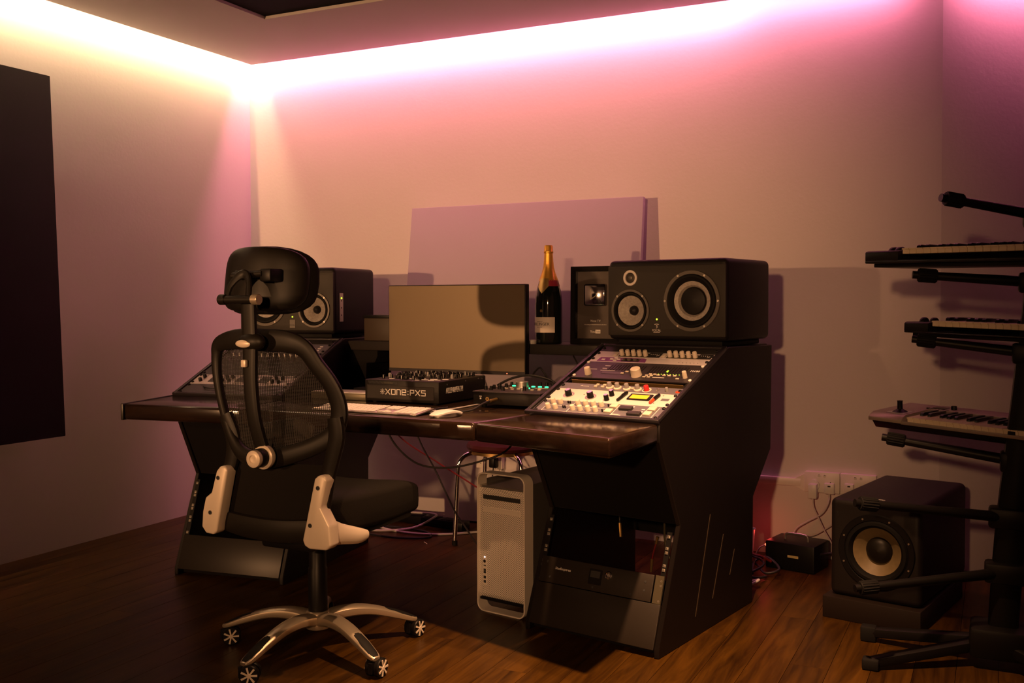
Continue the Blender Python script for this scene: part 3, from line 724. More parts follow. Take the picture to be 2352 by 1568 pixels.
m_bglass = mat('bottle_glass', (0.006, 0.007, 0.004), 0.06, spec=0.7, coat=0.3)
m_foil = mat('gold_foil', (0.80, 0.42, 0.07), 0.38, metal=0.75, bump=0.25, bscale=90)
bt = thing('champagne_bottle', 'dark champagne bottle with gold foil neck and cream label', 'bottle', DESK @ T(0.298, 1.045, 0.962))
part('glass', G().lathe([(0, 0.004), (0.04, 0.002), (0.052, 0.0005), (0.056, 0.006), (0.0565, 0.16), (0.055, 0.19), (0.049, 0.225), (0.038, 0.262), (0.028, 0.29), (0.0215, 0.315), (0.0185, 0.345), (0.0165, 0.38), (0.0165, 0.395)], n=48), m_bglass, bt)
part('foil', G().lathe([(0.0405, 0.258), (0.0385, 0.264), (0.0287, 0.2905), (0.0222, 0.3155), (0.0193, 0.345), (0.0176, 0.372), (0.0195, 0.374), (0.0200, 0.379), (0.0183, 0.382), (0.0180, 0.399), (0.015, 0.405), (0, 0.406)], n=48), m_foil, bt)
nl = G(); n_ = 14
def shoulder(z): return 0.0492+(0.225-z)*(0.0492-0.0385)/(0.225-0.262)*-1 if z > 0.225 else 0.0492
def sh_r(z):
    P = [(0.19, 0.0556), (0.225, 0.0497), (0.262, 0.0388), (0.29, 0.0288)]
    for (a, ra), (b_, rb) in zip(P, P[1:]):
        if a <= z <= b_: return ra+(rb-ra)*(z-a)/(b_-a)
    return P[-1][1]
def wrap(a0, a1, zlo, zhi, n=12, off=0.0):
    vs, fs = [], []
    for i in range(n+1):
        a = a0+(a1-a0)*i/n; t_ = i/n
        for z in (zlo(t_), (zlo(t_)+zhi(t_))/2, zhi(t_)):
            r = sh_r(z)+0.0006+off
            vs.append((math.cos(a)*r, math.sin(a)*r, z))
    for i in range(n):
        for j in range(2): fs.append((i*3+j, i*3+3+j, i*3+4+j, i*3+1+j))
    return G().add(vs, fs)
CA = R(-85)
part('neck_band', wrap(CA+0.15, CA+2.6, lambda t_: 0.236, lambda t_: 0.262), mat('crimson_paper', (0.28, 0.02, 0.04), 0.4), bt)
part('neck_label', wrap(CA-0.75, CA+0.35, lambda t_: 0.236-0.030*(1-abs(2*t_-1)), lambda t_: 0.268, off=0.0004), m_brass, bt)
lab = []
vs, fs = [], []
LA0, LA1 = R(-168), R(-39)
for i in range(25):
    a = LA0+(LA1-LA0)*i/24
    for z in (0.047, 0.110): vs.append((math.cos(a)*0.0572, math.sin(a)*0.0572, z))
for i in range(24): fs.append((2*i, 2*i+2, 2*i+3, 2*i+1))
lb = part('label', G().add(vs, fs), mat('cream_paper', (0.62, 0.55, 0.50), 0.6), bt)
LC = R(-106)
text('lettering', 'BOLLINGER', 0.0172, m_darktext, lb, RZ(math.degrees(LC)+90) @ RX(90) @ T(0, 0.081, 0), bend=0.0574, extrude=0.0002)
for z, n__, s_ in ((0.091, 'CHAMPAGNE', 0.005), (0.069, 'SPECIAL CUVEE', 0.004)):
    text('lettering', n__, s_, m_darktext, lb, RZ(math.degrees(LC)+90) @ RX(90) @ T(0, z, 0), bend=0.0574, extrude=0.0002)
part('seal', G().lathe([(0.006, 0), (0.006, 0.0006), (0, 0.0006)], n=14), m_brass, bt, RZ(-97+90) @ RX(90) @ T(0, 0.136, 0.0566))

aw = thing('award_frame', 'black shadow-box award with silver play plaque behind the bottle', 'award', DESK @ T(0.388, 1.06, 0.9625) @ RX(-1))
fr = G()
for a, b_ in (((0, 0, 0), (0.30, 0.045, 0.022)), ((0, 0, 0.296), (0.30, 0.045, 0.316)), ((0, 0, 0.02), (0.018, 0.045, 0.298)), ((0.282, 0, 0.02), (0.30, 0.045, 0.298))): fr.mm(a, b_)
part('frame', gbevel(fr, 0.001, 1), m_matte, aw)
part('backing', G().mm((0.015, 0.034, 0.018), (0.285, 0.040, 0.30)), mat('brown_black_card', (0.055, 0.040, 0.033), 0.6), aw)
gm = bpy.data.materials.new('clear_glass'); gm.use_nodes = True
gn, gl = nt(gm); gn.remove(gn['Principled BSDF'])
g1, g2, g3, g4 = gn.new('ShaderNodeBsdfTransparent'), gn.new('ShaderNodeBsdfGlossy'), gn.new('ShaderNodeMixShader'), gn.new('ShaderNodeFresnel')
g2.inputs['Roughness'].default_value = 0.03; g4.inputs['IOR'].default_value = 1.3
gl.new(g4.outputs[0], g3.inputs[0]); gl.new(g1.outputs[0], g3.inputs[1]); gl.new(g2.outputs[0], g3.inputs[2]); gl.new(g3.outputs[0], gn['Material Output'].inputs[0])
part('glass_pane', G().mm((0.017, 0.006, 0.02), (0.283, 0.008, 0.298)), gm, aw)
PXC = 0.098
pq = part('plaque', gbevel(G().mm((PXC-0.048, 0.018, 0.155), (PXC+0.048, 0.034, 0.245)), 0.012, 3), mat('mirror_silver', (0.62, 0.60, 0.62), 0.07, metal=1.0), aw)
part('play_mark', G().tube([(PXC-0.016, 0.0172, 0.222), (PXC-0.015, 0.0172, 0.184), (PXC-0.0145, 0.0172, 0.182), (PXC+0.014, 0.0172, 0.202)], 0.0016, 6, 2), m_cream, pq)
for body, s_, z in (('Now TV', 0.0125, 0.094), ('for passing one hundred thousand subscribers', 0.0052, 0.079)):
    text('lettering', body, s_, m_text, aw, T(PXC, 0.0335, z) @ FRONT)
yt = text('lettering', 'You', 0.014, m_text, aw, T(PXC-0.012, 0.0335, 0.050) @ FRONT)
part('logo_box', G().rmm((PXC, 0.0325, 0.043), (PXC+0.022, 0.0335, 0.058), 0.003, 2), m_text, aw)
text('lettering', 'Tube', 0.0095, m_darktext, aw, T(PXC+0.011, 0.0323, 0.0505) @ FRONT)

bx_ = thing('storage_box', 'small dark brown lidded box beside the left speaker', 'box', DESK @ T(-0.545, 1.0, 0.9625))
part('box_body', gbevel(G().mm((-0.055, 0, 0), (0.11, 0.13, 0.100)), 0.002), mat('dark_brown_card', (0.045, 0.028, 0.015), 0.55), bx_)
part('box_lid', gbevel(G().mm((-0.058, -0.003, 0.100), (0.113, 0.133, 0.114)), 0.002), m_black, bx_)
tp = single('tape_roll', G().lathe([(0.018, 0), (0.030, 0), (0.031, 0.002), (0.031, 0.014), (0.029, 0.016), (0.018, 0.016), (0.018, 0)], n=28), m_white, 'small white ring lying beside the champagne bottle', 'ring', DESK @ T(0.235, 0.99, 0.9625))

# --- DJ mixer
m_mix = mat('mixer_body', (0.009, 0.0072, 0.0065), 0.42, spec=0.35, bump=0.06, bscale=300)
dj = thing('dj_mixer', 'black DJ mixer with white lettering on its front edge', 'mixer', DESK @ T(-0.218, 0.475, 0.7505))
MW, MD, MH = 0.334, 0.36, 0.088
part('body', gbevel(G().mm((0, 0, 0.006), (MW, MD, MH)), 0.0035, 2), m_mix, dj)
for x in (0.03, MW-0.03):
    for y in (0.03, MD-0.03): part('rubber_foot', G().cyl((x, y, 0), (x, y, 0.008), 0.012, n=12), m_rubber, dj)
fp = part('front_panel', gbevel(G().mm((0.012, -0.0012, 0.018), (MW-0.022, 0.001, 0.066)), 0.0005, 1), mat('mixer_panel', (0.022, 0.018, 0.015), 0.35), dj)
g = G()
for a, b_ in (((0.012, -0.002, 0.016), (MW-0.022, 0, 0.018)), ((0.012, -0.002, 0.066), (MW-0.022, 0, 0.068)), ((0.010, -0.002, 0.017), (0.012, 0, 0.067)), ((MW-0.022, -0.002, 0.017), (MW-0.020, 0, 0.067))): g.mm(a, b_)
part('panel_groove', g, m_blackedge, dj)
g = G()
for i in range(22): g.poly([(0.016+i*0.006, -0.0006, 0.083), (0.019+i*0.006, -0.0006, 0.083), (0.0235+i*0.006, -0.0006, 0.072), (0.0205+i*0.006, -0.0006, 0.072)], (0, 0.001, 0))
part('vent_slots', g, m_darktext, dj)
g = G()
for i in range(10): g.poly([(0.078+i*0.0055, -0.0014, 0.080), (0.080+i*0.0055, -0.0014, 0.080), (0.0825+i*0.0055, -0.0014, 0.0745), (0.0805+i*0.0055, -0.0014, 0.0745)], (0, 0.001, 0))
part('vent_bars', g, m_olive, dj)  # paler dull steel bars over some of the vent slots
# stroke lettering XONE:PX5
def strokes(paths, wd, x0, z0, h, w_, y):
    g = G()
    for p in paths:
        pts = [(x0+a*w_, y, z0+b_*h) for a, b_ in p]
        for a, b_ in zip(pts, pts[1:]):
            a, b_ = Vector(a), Vector(b_); d = (b_-a); L_ = d.length+wd*0.8; ang = math.atan2(d.z, d.x)
            g.box((a+b_)/2, (L_, 0.0008, wd), Matrix.Rotation(-ang, 3, 'Y'))
    return g
LET = {'x': [[(0, 0), (1, 1)], [(0, 1), (1, 0)]], 'o': [[(0, 0), (1, 0), (1, 1), (0, 1), (0, 0)]], 'n': [[(0, 0), (0, 1), (0.8, 1), (1, 0.8), (1, 0)]],
       'e': [[(1, 0), (0, 0), (0, 1), (1, 1), (1, 0.5), (0, 0.5)]], ':': [[(0.4, 0.15), (0.6, 0.15)], [(0.4, 0.75), (0.6, 0.75)]], 'p': [[(0, 0), (0, 1), (1, 1), (1, 0.45), (0, 0.45)]],
       '5': [[(1, 1), (0, 1), (0, 0.55), (1, 0.55), (1, 0), (0, 0)]]}
cx = 0.098
for ch, wl in zip('xone:px5', (0.019, 0.017, 0.016, 0.017, 0.005, 0.016, 0.019, 0.017)):
    part('lettering', strokes(LET[ch], 0.0032, cx, 0.034, 0.019, wl, -0.0018), m_text, dj)
    cx += wl+0.0075
sg = G().sphere((0.083, -0.0016, 0.043), 0.0026, n=10)
sg.lathe([(0.0042, -0.0004), (0.0042, 0.0004), (0.0054, 0.0004), (0.0054, -0.0004), (0.0042, -0.0004)], (0.083, -0.0016, 0.043), (0, 1, 0), 16)
for k in range(8):
    a = k*math.pi/4; sg.sphere((0.083+math.cos(a)*0.0090, -0.0016, 0.043+math.sin(a)*0.0090), 0.0019, n=6)
part('sun_emblem', sg, m_text, dj)
text('lettering', 'ALLEN&HEATH', 0.030, m_text, dj, T(MW+0.0006, 0.115, 0.050) @ RZ(90) @ RX(90), sx=0.62)
for y, z in ((0.06, 0.074), (0.20, 0.078), (0.30, 0.080), (0.33, 0.078)): part('case_screw', G().cyl((MW-0.001, y, z), (MW+0.001, y, z), 0.0028, n=8), m_screw, dj)
KB = [G().lathe([(0.0068, 0), (0.0064, 0.002), (0.0056, 0.014), (0.0046, 0.015), (0, 0.015)], n=12).mesh('knob', m_black),
      G().lathe([(0.006, 0), (0.0058, 0.002), (0.005, 0.016), (0.004, 0.017), (0, 0.017)], n=12).mesh('knob', m_greyknob)]
PT = G().box((0, -0.0052, 0.0085), (0.0014, 0.002, 0.013)).mesh('pointer', m_text)
for i in range(8):
    for j in range(7):
        if (i+j*3) % 4 == 3: continue
        k = link('knob', KB[1 if (i*5+j) % 9 == 0 else 0], dj, T(0.032+i*0.038, 0.125+j*0.033, MH))
        link('pointer', PT, k, RZ(random.uniform(-120, 120)))
for x, y in ((0.05, 0.055), (0.012+0.05, 0.09), (0.14, 0.045), (0.19, 0.05)):
    k = link('knob', KB[0], dj, T(x, y, MH)); link('pointer', PT, k, RZ(20))
for x, y, w_ in ((0.085, 0.060, 0.022), (0.165, 0.08, 0.03), (0.24, 0.055, 0.03), (0.26, 0.085, 0.03), (0.29, 0.065, 0.022), (0.30, 0.105, 0.025), (0.20, 0.10, 0.028), (0.22, 0.03, 0.018), (0.28, 0.035, 0.025), (0.12, 0.098, 0.02)):
    part('fader_label', G().rmm((x-w_/2, y-0.004, MH), (x+w_/2, y+0.004, MH+0.002), 0.0006, 1), m_white, dj)
for x, y in ((0.105, 0.075), (0.155, 0.055), (0.21, 0.075)):
    part('fader_cap', gbevel(G().mm((x-0.008, y-0.010, MH), (x+0.008, y+0.010, MH+0.013)), 0.002), m_black, dj)

# --- audio interface / monitor controller
ai = thing('audio_interface', 'black audio interface with big silver dial and green lights', 'audio interface', DESK @ T(0.252, 0.495, 0.7505))
IW, ID = 0.272, 0.34
part('body', gbevel(G().mm((0, 0, 0.012), (IW, ID, 0.055)), 0.002, 2), m_mix, ai)
part('top_plate', gbevel(G().mm((-0.002, -0.003, 0.055), (IW+0.002, ID, 0.0595)), 0.001, 1), m_fdark, ai)
for x in (0.03, IW-0.03):
    for y in (0.03, ID-0.03): part('rubber_foot', G().cyl((x, y, 0), (x, y, 0.013), 0.010, n=12), m_rubber, ai)
part('main_dial', G().lathe([(0.0265, 0), (0.0265, 0.002), (0.0245, 0.003), (0.0245, 0.021), (0.0225, 0.023), (0, 0.023)], n=36), m_alu, ai, T(0.098, 0.205, 0.0595))
km = G().lathe([(0.0072, 0), (0.0068, 0.002), (0.006, 0.014), (0.005, 0.015), (0, 0.015)], n=12).mesh('knob', m_black)
for x, y in ((0.02, 0.06), (0.045, 0.055), (0.095, 0.055), (0.028, 0.11), (0.055, 0.10), (0.015, 0.18), (0.04, 0.185), (0.06, 0.25), (0.03, 0.25), (0.165, 0.09), (0.135, 0.285), (0.163, 0.285), (0.190, 0.285)): link('knob', km, ai, T(x, y, 0.0595))
for x, y in ((0.048, 0.145), (0.075, 0.16), (0.075, 0.12), (0.11, 0.10), (0.128, 0.115), (0.15, 0.12), (0.192, 0.10), (0.215, 0.11), (0.06, 0.13), (0.20, 0.15)):
    part('push_button', G().rbox((x, y, 0.0615), (0.013, 0.008, 0.004), 0.0015), m_cream, ai)
for x, y in ((0.045, 0.245), (0.130, 0.240), (0.158, 0.240), (0.186, 0.240)):
    part('green_button', G().lathe([(0.0075, 0), (0.0075, 0.003), (0.005, 0.004), (0, 0.004)], n=16), m_green, ai, T(x, y-0.005, 0.0595))
part('led', G().sphere((0.148, 0.165, 0.061), 0.003, n=8), m_green, ai)
part('legend_strip', G().mm((0.16, 0.185, 0.0595), (0.215, 0.192, 0.0602)), m_cream, ai)
part('jack_socket', G().lathe([(0.003, 0), (0.007, 0), (0.007, 0.003), (0.003, 0.003), (0.003, 0)], n=14), m_brass, ai, T(0.060, -0.0005, 0.032) @ RX(90))
part('front_mark', G().mm((0.026, -0.0006, 0.040), (0.036, 0.0004, 0.042)).mm((0.028, -0.0006, 0.030), (0.034, 0.0004, 0.036)), m_text, ai)
hd = thing('headphone_lead', 'black headphone lead plugged into the interface front, looping behind the mouse', 'cable', DESK)
part('jack_plug', G().cyl((0.352, 0.4895, 0.784), (0.352, 0.44, 0.782), 0.0055, n=12), m_brass, hd)
part('cord', G().tube([(0.352, 0.44, 0.782), (0.345, 0.40, 0.775), (0.33, 0.34, 0.757), (0.28, 0.29, 0.7545), (0.21, 0.30, 0.7545), (0.185, 0.36, 0.7545), (0.20, 0.40, 0.7545)], 0.0036), m_cable, hd)
wire('cable', [DESK @ Vector(p) for p in ((0.185, 0.262, 0.758), (0.22, 0.30, 0.7545), (0.235, 0.37, 0.7545), (0.24, 0.45, 0.7545), (0.24, 0.60, 0.7545))], 0.0026, m_wcable, 'white keyboard lead running back beside the mixer')

# --- computer keyboard, mouse, small controllers
kbm = mat('key_white', (0.78, 0.75, 0.74), 0.45)
ck = thing('computer_keyboard', 'flat white full-size computer keyboard at the desk edge', 'keyboard', DESK @ T(-0.215, 0.147, 0.7510) @ RX(5.2))
part('case', gbevel(G().mm((0, 0, 0), (0.445, 0.118, 0.006)), 0.0025, 2), m_alu, ck)
part('rear_foot', G().mm((0.01, 0.108, -0.0098), (0.435, 0.117, 0.0)), m_white, ck)
def keymesh(w_, h): return gbevel(G().mm((0, 0, 0.006), (w_, h, 0.0088)), 0.0009, 1).mesh('key', kbm)
kc = {}
def key(x, y, w_, h):
    k_ = (round(w_, 4), round(h, 4))
    if k_ not in kc: kc[k_] = keymesh(w_, h)
    link('key', kc[k_], ck, T(x, y, 0))
p_ = 0.0191
for r_ in range(6):
    y = 0.006+r_*0.0182; h = 0.0155 if r_ < 5 else 0.0115
    if r_ == 0:
        xs = [(0.006, 0.022), (0.0305, 0.0165), (0.0495, 0.022), (0.0745, 0.090), (0.1675, 0.022), (0.192, 0.0165), (0.211, 0.022), (0.2355, 0.032)]
        for x, w_ in xs: key(x, y, w_, h)
    else:
        off = (0, 0.0105, 0.006, 0.002, 0.0, 0.0)[r_]
        for i in range(13): key(0.006+off+i*p_, y, 0.0162, h)
        key(0.006+off+13*p_, y, 0.2675-(0.006+off+13*p_), h)
    if r_ in (0, 3, 4, 5):
        for i in range(3): key(0.2785+i*p_, y, 0.0162, h)
    elif r_ == 1: key(0.2785+p_, y, 0.0162, h)
    for i in range(4):
        key(0.3445+i*0.0238, y, 0.0205, h)
ms = thing('computer_mouse', 'low white computer mouse at the desk edge', 'mouse', DESK @ T(0.318, 0.195, 0.7512) @ RZ(-20))
def shell(zf0, zf1, sx, sy, n=18, m_=10):
    vs, fs = [], []
    for i in range(m_+1):
        v = -1+2*i/m_
        for k in range(n+1):
            u_ = -1+2*k/n
            wx = sx*(1-abs(v)**4*0.12); x = wx*u_*math.sqrt(max(0, 1-0.5*v*v*1.0)); y = sy*v*math.sqrt(max(0, 1-0.5*u_*u_))
            vs.append((x, y, zf1(u_, v))); vs.append((x, y, zf0(u_, v)))
    W_ = (n+1)*2
    for i in range(m_):
        for k in range(n):
            a = i*W_+k*2; fs.append((a, a+2, a+W_+2, a+W_)); fs.append((a+1, a+W_+1, a+W_+3, a+3))
    for i in range(m_):
        for k in (0, n):
            a = i*W_+k*2; fs.append((a, a+W_, a+W_+1, a+1))
    for k in range(n):
        for i in (0, m_):
            a = i*W_+k*2; fs.append((a, a+1, a+3, a+2))
    return G().add(vs, fs)
part('base', shell(lambda u_, v: 0.0, lambda u_, v: 0.006+0.006*(1-v*v), 0.030, 0.052), m_alu, ms)
part('shell', shell(lambda u_, v: 0.006+0.007*(1-v*v), lambda u_, v: 0.009+0.0135*(1-v*v)*(1-0.25*u_*u_), 0.0355, 0.068), m_white, ms)
tb = thing('midi_controller', 'low slab with white top beside the mixer', 'controller', DESK @ T(-0.50, 0.50, 0.7508))
part('body', gbevel(G().mm((0, 0, 0), (0.268, 0.115, 0.026)), 0.002), m_olive, tb)
part('top_plate', gbevel(G().mm((0.001, 0.001, 0.026), (0.267, 0.114, 0.029)), 0.001), m_white, tb)
tb = thing('usb_hub', 'small dark hub with violet lights behind the white-topped slab', 'hub', DESK @ T(-0.44, 0.70, 0.7508))
part('body', gbevel(G().mm((0, 0, 0), (0.20, 0.07, 0.028)), 0.003), m_black, tb)
part('top_strip', G().mm((0.09, -0.0006, 0.022), (0.199, 0.005, 0.0285)), m_alu, tb)
for x in (0.11, 0.145, 0.155, 0.18): part('led', G().box((x, -0.0008, 0.014), (0.006, 0.001, 0.003)), m_violet, tb)
# leads on the desk behind the interface
for label, pts, r in (('black lead arching off the monitor above the interface dial', [(0.25, 0.98, 0.83), (0.285, 0.98, 0.865), (0.31, 0.97, 0.85), (0.35, 0.97, 0.80), (0.42, 0.98, 0.785), (0.52, 1.0, 0.79), (0.58, 1.02, 0.77)], 0.0035),
                      ('thick black lead bowing over the back of the interface', [(0.14, 0.89, 0.795), (0.20, 0.90, 0.825), (0.28, 0.90, 0.84), (0.37, 0.90, 0.825), (0.42, 0.88, 0.80), (0.44, 0.86, 0.79)], 0.005),
                      ('black lead hanging from the shelf edge to the desk', [(0.415, 1.03, 0.916), (0.437, 1.03, 0.87), (0.437, 1.02, 0.82), (0.42, 1.0, 0.78), (0.40, 0.99, 0.757)], 0.003),
                      ('thick black loom leaning up beside the right rack slope', [(0.46, 0.86, 0.80), (0.495, 0.88, 0.83), (0.53, 0.90, 0.86)], 0.008),
                      ('black lead hanging from the shelf left of the monitor', [(-0.42, 1.03, 0.918), (-0.405, 1.03, 0.86), (-0.38, 1.02, 0.80), (-0.36, 1.0, 0.757)], 0.003)):
    wire('cable', [DESK @ Vector(p) for p in pts], r, m_cable, label)

# ================================================================== computer tower
def perforated(name, base, hole, scale):
    m = bpy.data.materials.new(name); m.use_nodes = True
    n, l = nt(m); b = n['Principled BSDF']; b.inputs['Metallic'].default_value = 0.15; b.inputs['Roughness'].default_value = 0.42
    tc = n.new('ShaderNodeTexCoord'); sp = n.new('ShaderNodeSeparateXYZ'); l.new(tc.outputs['Object'], sp.inputs[0])
    def sn(out, k):
        a = n.new('ShaderNodeMath'); a.operation = 'MULTIPLY'; a.inputs[1].default_value = k; l.new(out, a.inputs[0])
        c = n.new('ShaderNodeMath'); c.operation = 'SINE'; l.new(a.outputs[0], c.inputs[0]); return c.outputs[0]
    a, c = sn(sp.outputs['X'], scale), sn(sp.outputs['Z'], scale)
    mu = n.new('ShaderNodeMath'); mu.operation = 'MULTIPLY'; l.new(a, mu.inputs[0]); l.new(c, mu.inputs[1])
    gt = n.new('ShaderNodeMapRange'); gt.inputs['From Min'].default_value = 0.12; gt.inputs['From Max'].default_value = 0.45; l.new(mu.outputs[0], gt.inputs['Value'])
    mi = n.new('ShaderNodeMixRGB'); mi.inputs[1].default_value = (*base, 1); mi.inputs[2].default_value = (*hole, 1)
    l.new(gt.outputs[0], mi.inputs[0]); l.new(mi.outputs[0], b.inputs['Base Color'])
    iv = n.new('ShaderNodeMath'); iv.operation = 'SUBTRACT'; iv.inputs[0].default_value = 1.0; l.new(gt.outputs[0], iv.inputs[1])
    bp = n.new('ShaderNodeBump'); bp.inputs['Distance'].default_value = 0.002; bp.inputs['Strength'].default_value = 0.6
    l.new(iv.outputs[0], bp.inputs['Height']); l.new(bp.outputs[0], b.inputs['Normal'])
    return m
m_grille = perforated('perforated_aluminium', (0.92, 0.86, 0.78), (0.02, 0.016, 0.012), 2*math.pi/0.0078)
m_case_lit = mat('lit_aluminium', (0.86, 0.80, 0.72), 0.4, metal=0.3)  # front metal, lamp light put into its paler colour
pc = thing('computer_tower', 'tall silver perforated computer tower under the desk', 'computer', T(-1.611, 3.201, 0) @ RZ(-10.5))
CW, CH, CD = 0.108, 0.512, 0.46
def rrect(w_, z0, z1, r, n=6):
    o = []
    for cx_, cz, a0 in ((w_-r, z0+r, -90), (w_-r, z1-r, 0), (-w_+r, z1-r, 90), (-w_+r, z0+r, 180)):
        for k in range(n+1):
            a = R(a0+90*k/n); o.append((cx_+r*math.cos(a), cz+r*math.sin(a)))
    return o
def ring(w_, z0, z1, r, th, y0, y1):
    A, B = rrect(w_, z0, z1, r), rrect(w_-th, z0+th, z1-th, r-th)
    n = len(A); vs = []
    for y in (y0, y1): vs += [(x, y, z) for x, z in A]+[(x, y, z) for x, z in B]
    fs = []
    for i in range(n):
        j = (i+1) % n
        fs += [(i, j, n+j, n+i), (2*n+i, 3*n+i, 3*n+j, 2*n+j), (i, 2*n+i, 2*n+j, j), (n+i, n+j, 3*n+j, 3*n+i)]
    return G().add(vs, fs)
part('front_arch', gbevel(ring(CW, 0, CH, 0.03, 0.005, 0, 0.055), 0.001, 1), m_case_lit, pc)
part('rear_arch', ring(CW, 0, CH, 0.03, 0.005, CD-0.055, CD), m_alu, pc)
part('side_shell', G().mm((-CW, 0.054, 0.032), (-CW+0.005, CD-0.054, CH-0.032)).mm((CW-0.005, 0.054, 0.032), (CW, CD-0.054, CH-0.032)), m_alu, pc)  # same metal in a darker colour, standing in for the unlit sides
part('top_panel', G().mm((-CW+0.004, 0.012, 0.455), (CW-0.004, CD-0.02, 0.463)), m_alu, pc)
part('bottom_panel', G().mm((-CW+0.004, 0.012, 0.040), (CW-0.004, CD-0.02, 0.048)), m_black, pc)
fg = G()
prof = [(0.045, 0.030), (0.052, 0.016), (0.065, 0.009), (0.44, 0.009), (0.455, 0.016), (0.463, 0.030)]
for (za, ya), (zb, yb) in zip(prof, prof[1:]):
    fg.add([(-CW+0.005, ya, za), (CW-0.005, ya, za), (CW-0.005, yb, zb), (-CW+0.005, yb, zb)], [(0, 1, 2, 3)])
part('grille', fg, m_grille, pc)
part('disc_slot', G().mm((-0.084, 0.0075, 0.414), (0.084, 0.010, 0.430)), m_darktext, pc)
part('bay_strip', gbevel(G().mm((-0.084, 0.0068, 0.366), (0.084, 0.010, 0.386)), 0.0008, 1), m_case_lit, pc)
pp = part('port_plate', G().mm((-0.086, 0.0075, 0.096), (-0.068, 0.010, 0.204)), m_case_lit, pc)
part('power_led', G().sphere((-0.077, 0.0075, 0.199), 0.0028, n=8), m_whiteled, pp)
part('power_button', G().lathe([(0.006, 0), (0.006, 0.0015), (0.004, 0.002), (0, 0.002)], n=14), m_chrome, pp, T(-0.077, 0.0075, 0.184) @ RX(90))
for z, h in ((0.168, 0.004), (0.152, 0.008), (0.143, 0.008), (0.125, 0.010), (0.109, 0.010)):
    part('port', G().mm((-0.082, 0.0065, z-h/2), (-0.072, 0.0078, z+h/2)), m_darktext, pp)

# ================================================================== office chair
m_net = bpy.data.materials.new('chair_net'); m_net.use_nodes = True
n, l = nt(m_net); b = n['Principled BSDF']; b.inputs['Base Color'].default_value = (0.014, 0.011, 0.010, 1); b.inputs['Roughness'].default_value = 0.8
tc = n.new('ShaderNodeTexCoord'); sp = n.new('ShaderNodeSeparateXYZ'); l.new(tc.outputs['Object'], sp.inputs[0])
def lin(kx, kz):
    a = n.new('ShaderNodeMath'); a.operation = 'MULTIPLY'; a.inputs[1].default_value = kx; l.new(sp.outputs['X'], a.inputs[0])
    c = n.new('ShaderNodeMath'); c.operation = 'MULTIPLY_ADD'; c.inputs[1].default_value = kz; l.new(sp.outputs['Z'], c.inputs[0]); l.new(a.outputs[0], c.inputs[2])
    s = n.new('ShaderNodeMath'); s.operation = 'SINE'; l.new(c.outputs[0], s.inputs[0]); return s.outputs[0]
mu = n.new('ShaderNodeMath'); mu.operation = 'MULTIPLY'
l.new(lin(2*math.pi/0.0135, 2*math.pi/0.0085), mu.inputs[0]); l.new(lin(2*math.pi/0.0135, -2*math.pi/0.0085), mu.inputs[1])
gt = n.new('ShaderNodeMapRange'); gt.inputs['From Min'].default_value = 0.05; gt.inputs['From Max'].default_value = 0.25; l.new(mu.outputs[0], gt.inputs['Value'])
iv = n.new('ShaderNodeMath'); iv.operation = 'SUBTRACT'; iv.inputs[0].default_value = 1.0; l.new(gt.outputs[0], iv.inputs[1])
l.new(iv.outputs[0], b.inputs['Alpha'])

CHM = T(-1.985, 2.62, 0)
ch = thing('office_chair', 'black mesh office chair with headrest and silver five-star base', 'chair', CHM)
m_gloss = mat('satin_black_plastic', (0.009, 0.0072, 0.0055), 0.45, spec=0.25)
m_base = mat('cast_aluminium', (0.60, 0.51, 0.39), 0.32, metal=0.75)
# five-star base
arm_g = G().sweep([(0.015, 0, 0.105), (0.09, 0, 0.118), (0.17, 0, 0.113), (0.25, 0, 0.090), (0.315, 0, 0.066), (0.335, 0, 0.060)], [0.062, 0.056, 0.052, 0.048, 0.040, 0.024], [0.044, 0.040, 0.032, 0.028, 0.020, 0.012], (0, 0, 1), 14, pw=0.75)
arm_m = arm_g.mesh('base_arm', m_base)
pad_m = G().sweep([(0.225, 0, 0.108), (0.27, 0, 0.093), (0.315, 0, 0.073), (0.332, 0, 0.066)], [0.034, 0.036, 0.033, 0.020], [0.012, 0.012, 0.010, 0.006], (0, 0, 1), 10).mesh('foot_pad', m_rubber)
hous_m = G().cyl((0, 0, 0.030), (0, 0, 0.058), 0.008, n=10).box((0, 0, 0.034), (0.012, 0.046, 0.032)).mesh('caster', m_black)
wheel_m = G().lathe([(0.010, -0.009), (0.0275, -0.009), (0.030, -0.006), (0.030, 0.006), (0.0275, 0.009), (0.010, 0.009), (0, 0.009)], (0, 0, 0), (1, 0, 0), 24).mesh('wheel', m_black)
sg = G().lathe([(0, 0.0125), (0.006, 0.0125), (0.007, 0.0095)], (0, 0, 0), (1, 0, 0), 14)
for k in range(7):
    a = 2*math.pi*k/7; d = Vector((0, math.cos(a), math.sin(a))); s_ = Vector((0, -math.sin(a), math.cos(a)))
    o_ = Vector((0.0098, 0, 0))
    sg.poly([d*0.004-s_*0.0022+o_, d*0.004+s_*0.0022+o_, d*0.025+s_*0.0030+o_, d*0.025-s_*0.0030+o_], (0.0018, 0, 0))
star_m = sg.mesh('hub_star', m_silver)
casters = [(-22, 20), (-94, -40), (50, 12), (122, 60), (194, -30)]
for a, ca in casters:
    ar = link('base_arm', arm_m, ch, RZ(a))
    link('foot_pad', pad_m, ar)
    c = link('caster', hous_m, ch, RZ(a) @ T(0.322, 0, 0) @ RZ(-a+ca-90+70))
    for s_ in (-1, 1):
        wx = link('wheel', wheel_m, c, T(s_*0.015, 0.012, 0.0302))
        link('hub_star', star_m, c, T(s_*0.015, 0.012, 0.0302) @ (RZ(180) if s_ < 0 else Matrix.Identity(4)))
